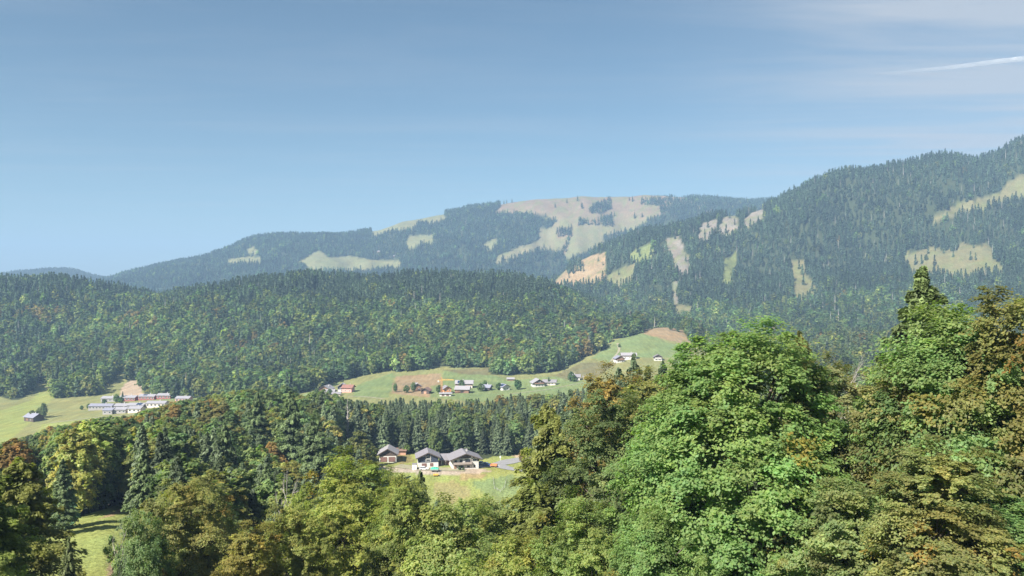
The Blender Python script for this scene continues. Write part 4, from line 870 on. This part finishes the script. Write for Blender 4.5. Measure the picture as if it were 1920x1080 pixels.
# ------------------------------------------------------------------ vehicles and things in the farmyard
def wheel(parent, x, y, r_, w_):
    b = MB(); b.bar((x-w_/2, y, r_), (x+w_/2, y, r_), r_, n=14); o = b.build('wheel', RUBBER, parent); b = MB(); b.bar((x-w_/2-.02, y, r_), (x+w_/2+.02, y, r_), r_*.55, n=10); b.build('rim', METAL, o)
def car(name, label, u, d, yaw, paint, cat='car', L_=4.1, W_=1.75, Hh=1.45):
    r = bpy.data.objects.new(name, None); COL.objects.link(r); r.location = (U2X(u, d), d, hz(u, d)+.12); r.rotation_euler = (0, 0, radians(yaw)); tag(r, label, cat, 'cars parked at the farm')
    b = MB(); b.v = []; l_ = L_/2; o = W_/2     # long axis x: side outline extruded across y
    b.prism([(-l_, .35), (-l_+.15, .22), (l_-.15, .22), (l_, .38), (l_, .72), (l_-.95, .9), (-l_+.12, .92)], -o, o); b.build('body', paint, r)
    b = MB(); b.hexa([(-l_+.2, -o+.06, .9), (l_-1.0, -o+.06, .9), (l_-1.0, o-.06, .9), (-l_+.2, o-.06, .9), (-l_+.55, -o+.25, Hh-.05), (l_-1.75, -o+.25, Hh-.05), (l_-1.75, o-.25, Hh-.05), (-l_+.55, o-.25, Hh-.05)]); b.build('window', GLASS, r)
    b = MB(); b.hexa([(-l_+.5, -o+.22, Hh-.06), (l_-1.7, -o+.22, Hh-.06), (l_-1.7, o-.22, Hh-.06), (-l_+.5, o-.22, Hh-.06), (-l_+.65, -o+.3, Hh+.02), (l_-1.85, -o+.3, Hh+.02), (l_-1.85, o-.3, Hh+.02), (-l_+.65, o-.3, Hh+.02)]); b.build('roof', paint, r)
    for sx_ in (-l_+.75, l_-.8):
        for s in (-1, 1):
            b = MB(); b.bar((sx_, s*(o-.2), .32), (sx_, s*(o+.02), .32), .32, n=14); w2 = b.build('wheel', RUBBER, r); b = MB(); b.bar((sx_, s*(o-.1), .32), (sx_, s*(o+.04), .32), .18, n=10); b.build('rim', METAL, w2)
    for s in (-1, 1): b = MB(); b.box(l_-.08, l_+.02, s*.6-.17, s*.6+.17, .55, .7); b.build('headlight', WPAINT, r)
    return r
car('parked_car', 'dark blue car at the road end right of the farmhouse', 914, 376, 20, BLUE)
car('parked_car', 'blue and white car half hidden behind the farmhouse corner', 902, 379, 70, simple('light_blue_paint', (.25, .38, .55), .35, .05, 2))
car('parked_car', 'pale car in front of the dark barn door', 795, 366, 5, WPAINT)
def wagon(name, label, u, d, yaw, L_, W_, h0, h1, mat, cargo=None):
    r = bpy.data.objects.new(name, None); COL.objects.link(r); r.location = (U2X(u, d), d, hz(u, d)+.1); r.rotation_euler = (0, 0, radians(yaw)); tag(r, label, 'trailer', 'farm trailers in the yard')
    l_ = L_/2; o = W_/2; b = MB(); b.box(-l_, l_, -o, o, h0, h0+.15)
    for a in ((-l_, l_, -o, -o+.07), (-l_, l_, o-.07, o), (-l_, -l_+.07, -o+.07, o-.07), (l_-.07, l_, -o+.07, o-.07)): b.box(a[0], a[1], a[2], a[3], h0+.153, h1)
    b.build('box', mat, r); b = MB(); b.bar((l_, 0, h0), (l_+1.2, 0, .45), .06); b.build('drawbar', METAL, r)
    for sx_ in (-l_*.55, l_*.55):
        for s in (-1, 1): b = MB(); b.bar((sx_, s*(o-.25), .38), (sx_, s*(o-.03), .38), .38, n=12); b.build('wheel', RUBBER, r)
    if cargo:
        b = MB(); n_ = 8
        for i in range(n_):
            x0 = -l_+L_*i/n_; x1 = x0+L_/n_; hh = h1+.25+.35*sin(pi*(i+.5)/n_)+.1*(i % 2); b.hexa([(x0, -o-.03, h0+.3), (x1, -o-.03, h0+.3), (x1, o+.03, h0+.3), (x0, o+.03, h0+.3), (x0, -o*.7, hh), (x1, -o*.7, hh), (x1, o*.7, hh), (x0, o*.7, hh)])
        b.build('tarpaulin', cargo, r)
wagon('farm_trailer', 'trailer under a bright green tarpaulin in front of the dark barn', 815, 363, -3, 3.6, 1.9, .6, 1.2, METAL, TARP)
wagon('farm_trailer', 'orange farm wagon beside the dark blue car', 926, 374, -14, 3.2, 1.8, .55, 1.3, ORANGE)
wagon('farm_trailer', 'small yellow orange trailer on the bare ground in front of the green tarpaulin', 817, 357, 8, 2.2, 1.3, .45, .9, YELLOW)
r = bpy.data.objects.new('cabin', None); COL.objects.link(r); r.location = (U2X(777, 366), 366, hz(777, 366)); tag(r, 'narrow white cabin with flat grey top left of the dark barn', 'cabin')
b = MB(); b.box(-.95, .95, 0, 2, -1, 2.5); b.build('wall', WPAINT, r); b = MB(); b.box(-1.15, 1.15, -.2, 2.2, 2.503, 2.68); b.build('roof', RGREY, r); b = MB(); b.box(-.4, .4, -.06, -.01, .05, 1.95); b.build('door', CONC, r)
r = bpy.data.objects.new('signpost', None); COL.objects.link(r); r.location = (U2X(938, 388), 388, hz(938, 388)); tag(r, 'white marker post with small board at the road bend', 'signpost')
b = MB(); b.bar((0, 0, -.5), (0, 0, 2.2), .09); b.build('pole', WPAINT, r); b = MB(); b.box(-.3, .3, -.15, -.1, 1.5, 2.1); b.build('board', WPAINT, r)
# wire fence below the house: a thing with its posts as parts
fp = [(925, 355), (927, 346), (938, 343), (946, 347), (950, 356)]
r = bpy.data.objects.new('wire_fence', None); COL.objects.link(r); r.location = (U2X(937, 350), 350, hz(937, 350)); tag(r, 'thin wire fence in a V shape on the meadow below the road', 'fence')
ox, oy, oz = r.location; PTS = [(U2X(a, b_)-ox, b_-oy, hz(a, b_)-oz) for a, b_ in fp]; wires = MB()
for (a, c) in zip(PTS[:-1], PTS[1:]):
    a = np.array(a); c = np.array(c)
    for f in (0, .5): q = a+(c-a)*f; b = MB(); b.bar(q-np.array([0, 0, .3]), q+np.array([0, 0, 1.2]), .07, n=5); b.build('post', CONC, r)
    for hh in (.5, 1.0): wires.bar(a+np.array([0, 0, hh]), c+np.array([0, 0, hh]), .03, n=4)
wires.build('wire', METAL, r)

# ------------------------------------------------------------------ roads and tracks, draped 15 cm over the sheet
def strip(name, pts, w_, mat, zo=.16):
    P_ = np.array([(U2X(a, b_), b_) for a, b_ in pts], float); dense = [P_[0]]
    for a, c in zip(P_[:-1], P_[1:]):
        n_ = max(1, int(np.linalg.norm(c-a)/1.5)); dense += [a+(c-a)*i/n_ for i in range(1, n_+1)]
    D_ = np.array(dense)
    for _ in range(6): D_[1:-1] = (D_[:-2]+2*D_[1:-1]+D_[2:])/4
    T_ = np.gradient(D_, axis=0); T_ /= np.linalg.norm(T_, axis=1)[:, None]; Nn = np.stack([-T_[:, 1], T_[:, 0]], -1)
    offs = np.linspace(-1, 1, 5); ww = np.interp(np.arange(len(D_)), np.linspace(0, len(D_)-1, len(w_)), w_) if isinstance(w_, (list, tuple)) else np.full(len(D_), w_)
    G_ = D_[:, None]+Nn[:, None]*offs[None, :, None]*ww[:, None, None]/2; zg = height(G_[..., 0], G_[..., 1])+zo
    V = np.concatenate([G_, zg[..., None]], -1).reshape(-1, 3); n0 = len(D_); i_ = (np.arange(n0-1)[:, None]*5+np.arange(4)[None]).ravel()
    return tag(link(name, mesh_np(name, V, np.stack([i_, i_+1, i_+6, i_+5], -1), mat, smooth=True)), kind='structure')
ASPH = simple('asphalt', (.22, .215, .22), .9, .1, .6); TRACK = simple('gravel_track', (.24, .22, .14), .95, .15, .5)
strip('road', [(893, 371), (912, 376), (935, 380), (955, 386), (985, 392), (1050, 396)], [4, 5, 9, 8, 4, 3.5], ASPH)
strip('road', [(932, 378), (948, 372), (975, 367), (1020, 365), (1090, 362)], [7, 5, 3.2, 3, 3], ASPH, .2)
strip('path', [(744, 374), (770, 371), (800, 366), (835, 366), (872, 365)], [8, 6, 4.5, 4, 3], TRACK)
strip('path', [(652, 715), (672, 712), (700, 700), (720, 690)], 2.6, TRACK)
strip('path', [(95, 690), (140, 696), (180, 702), (215, 706), (262, 706)], 3.2, TRACK)
strip('path', [(1158, 1005), (1161, 960), (1160, 935), (1152, 905), (1145, 880)], 3.0, TRACK)
strip('path', [(1207, 1120), (1240, 1085), (1270, 1060), (1290, 1040)], 2.2, TRACK)
strip('path', [(955, 716), (1020, 724), (1060, 740), (1095, 752)], 2.4, TRACK)

# ------------------------------------------------------------------ single trees and bushes of the valley
def vtree(u, d, hgt, label, kind='b', tint=(.8, 1, .85), wid=1.0, name=None, k=0, group='single trees on the valley meadows'):
    cr, tr = MB_[k % 5] if kind == 'b' else MC_[k % 4]; s = hgt/(18 if kind == 'b' else 22)
    tree(name or ('broadleaf_tree' if kind == 'b' else 'spruce_tree'), cr, tr, U2X(u, d), d, s*wid, k*1.3, tint, label, BR if kind == 'b' else CO, group, None, s)
vtree(971, 742, 8.5, 'round dark green tree standing alone among the village houses', tint=(.55, .95, .8), wid=1.5)
vtree(82, 712, 13, 'tallest tree behind the lone grey hut', tint=(.8, .95, .9), wid=.8, k=1)
vtree(60, 706, 8, 'greyish tree on the left of the lone grey hut', tint=(.95, 1, .95), wid=1.4, k=2)
vtree(74, 716, 9, 'middle tree behind the roof of the lone grey hut', tint=(.9, 1, .95), wid=1.2, k=3)
vtree(762, 730, 6.5, 'small round tree just left of the brown chalet', wid=1.5, k=2)
vtree(775, 738, 8.5, 'bush tree against the brown chalet roof', wid=1.1, k=3)
vtree(823, 725, 7, 'dark tree left of the tower crane', tint=(.6, .85, .75), wid=1.4, k=4)
vtree(866, 744, 9, 'tree at the left end of the long farmhouse', tint=(.7, .95, .8), wid=1.2, k=1)
vtree(902, 736, 7, 'bushy tree right of the pale roofed barn', tint=(.8, 1, .8), wid=1.6, k=2)
vtree(909, 750, 8, 'tree between the long farmhouse and the small dark cottage', tint=(.7, 1, .8), wid=1.1, k=3)
vtree(935, 745, 6.5, 'low tree between dark cottage and white gabled house', tint=(.7, 1, .85), wid=1.6, k=4)
vtree(1029, 758, 8, 'narrow dark conifer right of the broad roofed chalet', kind='c', wid=1.2, k=1)
vtree(1071, 772, 9, 'dark tree left of the small white house by the hedge', tint=(.6, .9, .75), wid=1.2, k=2)
vtree(1076, 766, 6, 'low bush tree in front of the small white house', tint=(.7, 1, .75), wid=1.5, k=4)
vtree(1130, 1003, 7, 'small round tree on the upper edge of the green meadow', tint=(.7, 1, .8), wid=1.3, k=1)
vtree(1161, 968, 4.5, 'little bush beside the steep path up the green hill', tint=(.8, 1, .7), wid=1.4, k=3)
vtree(1271, 1072, 18, 'tall dark conifer on the tan field, right of a smaller one', kind='c', k=1)
vtree(1258, 1075, 10, 'small dark bush tree on the tan field left of the tall conifer', tint=(.6, .8, .7), k=1, wid=1.1)
vtree(1214, 1098, 8, 'leftmost small conifer along the fence line of the tan field', kind='c', k=2, wid=1.4)
vtree(1222, 1094, 6, 'second small conifer along the fence line of the tan field', kind='c', k=3, wid=1.4)
vtree(230, 800, 10, 'young conifer left of the bare slope above the estate, tallest of its cluster', kind='c', k=0, tint=(.9, 1.1, .9))
vtree(218, 795, 8, 'green bush tree below the young conifer cluster, above the estate', k=3, tint=(.8, 1.1, .7), wid=1.2)
vtree(226, 788, 6, 'low green bush at the roof line of the estate', k=4, tint=(.8, 1.15, .7), wid=1.5)
vtree(166, 760, 5, 'small bush at the left end of the estate', k=4, tint=(.6, .9, .7), wid=1.3)
vtree(153, 758, 4, 'tiny bush further left of the estate on the meadow', k=2, tint=(.6, .9, .7), wid=1.3)
vtree(196, 782, 5, 'round bush behind the leftmost top row block of the estate', k=1, tint=(.6, .85, .7), wid=1.6)
vtree(594, 741, 6, 'bush tree on the left of the pale gabled chalet', k=1, tint=(.8, 1, .8), wid=1.4)
vtree(618, 733, 5.5, 'bush tree in front of the pale gabled chalet', k=2, tint=(.7, 1, .8), wid=1.5)
vtree(741, 735, 8, 'dark tree at the lower left edge of the tan field', k=3, tint=(.65, .95, .75), wid=.9)
SM = ['round shrub on the grass bank beside the leftmost farm building', 'shrub behind the leftmost farm building, next to the tan shed', 'yellowish shrub on the bank between garage barn and dark barn']
vtree(700, 388, 5, SM[0], k=1, tint=(1.1, 1.2, .7), wid=1.3, group=None, name='shrub'); vtree(762, 402, 5, SM[1], k=2, tint=(1.0, 1.2, .7), wid=1.3, group=None, name='shrub'); vtree(690, 381, 7, 'darker bush left of the garage barn at the wood edge', k=4, tint=(.8, 1.1, .8), wid=1.2, group=None, name='shrub')
vtree(862, 365.5, 1.5, 'dark little shrub left of centre at the foot of the farmhouse wall', k=3, tint=(.6, .8, .7), wid=1.6, group=None, name='shrub')
vtree(869, 365.5, 1.4, 'dark little shrub at the centre of the farmhouse wall foot', k=1, tint=(.6, .8, .7), wid=1.4, group=None, name='shrub')
vtree(980, 384, 6, 'dry brown shrub on the earth bank beside the road bend', k=1, tint=(1.5, 1.0, .9), wid=1.1, group=None, name='shrub')
vtree(992, 380, 5, 'olive shrub on the earth bank, right of the dry brown one', k=2, tint=(1.2, 1.05, .8), wid=1.3, group=None, name='shrub')
vtree(124, 158, 11.5, 'dense dark green rounded conifer standing in the bottom left meadow', kind='c', k=2, tint=(1.0, 1.5, 1.5), wid=1.2, group=None)
# pale dead trunks that stand out of the middle wood
deadt = bare_tree('dead_spruce', 8, 19, 1.6, DEADW, levels=2, nb=10, r0=.2)
for (uu, dd_, tv, lb) in ((324, 330, 757, 'pale dead trunk rising in front of the right end of the estate'), (433, 250, 842, 'pale dead trunk among the dark trees low in the left wood'), (652, 395, 745, 'grey dead treetop below the red roofed house')):
    z0 = hz(uu, dd_); o = link('dead_tree', deadt, None, (U2X(uu, dd_), dd_, z0), .5); s = ((540-tv)/F*dd_-z0)/19; o.scale = (max(.7, s), max(.7, s), s); tag(o, lb, 'dead tree')

# ------------------------------------------------------------------ contrail: a long thin tube of ice cloud high up, beyond the haze
m, t = new_mat('ice_cloud'); o_ = t.nodes.new('ShaderNodeOutputMaterial'); d_ = t.nodes.new('ShaderNodeBsdfDiffuse'); d_.inputs[0].default_value = (.9, .9, .9, 1)
tl = t.nodes.new('ShaderNodeBsdfTranslucent'); tl.inputs[0].default_value = (.8, .8, .8, 1); ad = t.nodes.new('ShaderNodeMixShader'); t.links.new(d_.outputs[0], ad.inputs[1]); t.links.new(tl.outputs[0], ad.inputs[2])
tp = t.nodes.new('ShaderNodeBsdfTransparent'); mx = t.nodes.new('ShaderNodeMixShader'); a_ = t.nodes.new('ShaderNodeAttribute'); a_.attribute_name = 'dens'
tc2 = t.nodes.new('ShaderNodeTexCoord'); ns = t.nodes.new('ShaderNodeTexNoise'); ns.inputs['Scale'].default_value = .004; ns.inputs['Detail'].default_value = 4; t.links.new(tc2.outputs['Object'], ns.inputs[0])
mm = t.nodes.new('ShaderNodeMath'); mm.operation = 'MULTIPLY'; t.links.new(a_.outputs['Fac'], mm.inputs[0]); t.links.new(ns.outputs[0], mm.inputs[1])
t.links.new(mm.outputs[0], mx.inputs[0]); t.links.new(tp.outputs[0], mx.inputs[1]); t.links.new(ad.outputs[0], mx.inputs[2]); t.links.new(mx.outputs[0], o_.inputs[0])
D0 = 26000.; A_ = np.array([U2X(1640, D0), D0, (540-141)/F*D0]); D1 = 22000.; B_ = np.array([U2X(2150, D1), D1, (540-85)/F*D1])
n_ = 60; pth = [A_+(B_-A_)*i/n_+np.array([0, 0, 12*sin(i*.25)]) for i in range(n_+1)]; rad = [18+75*(i/n_)**.6+5*sin(i*1.7) for i in range(n_+1)]
Vc, Qc = tube(pth, rad, 10); dens = np.repeat(np.clip(np.arange(n_+1)/40., .10, 1)*.50, 10)
tag(link('contrail', mesh_np('contrail', Vc, Qc, m, {'dens': ('POINT', dens)}, smooth=True)), 'thin white contrail in the upper right sky', 'contrail', None, 'stuff')

# ------------------------------------------------------------------ haze
m, t = new_mat('haze'); o_ = t.nodes.new('ShaderNodeOutputMaterial'); pv = t.nodes.new('ShaderNodeVolumePrincipled')
pv.inputs['Color'].default_value = (.38, .585, .87, 1); pv.inputs['Density'].default_value = 1.6e-4; t.links.new(pv.outputs[0], o_.inputs['Volume'])
hb = MB(); hb.box(-9500, 9500, -700, 9300, -170, 520)
tag(hb.build('haze', m), 'thin blue summer haze filling the valley air', 'haze', None, 'stuff')
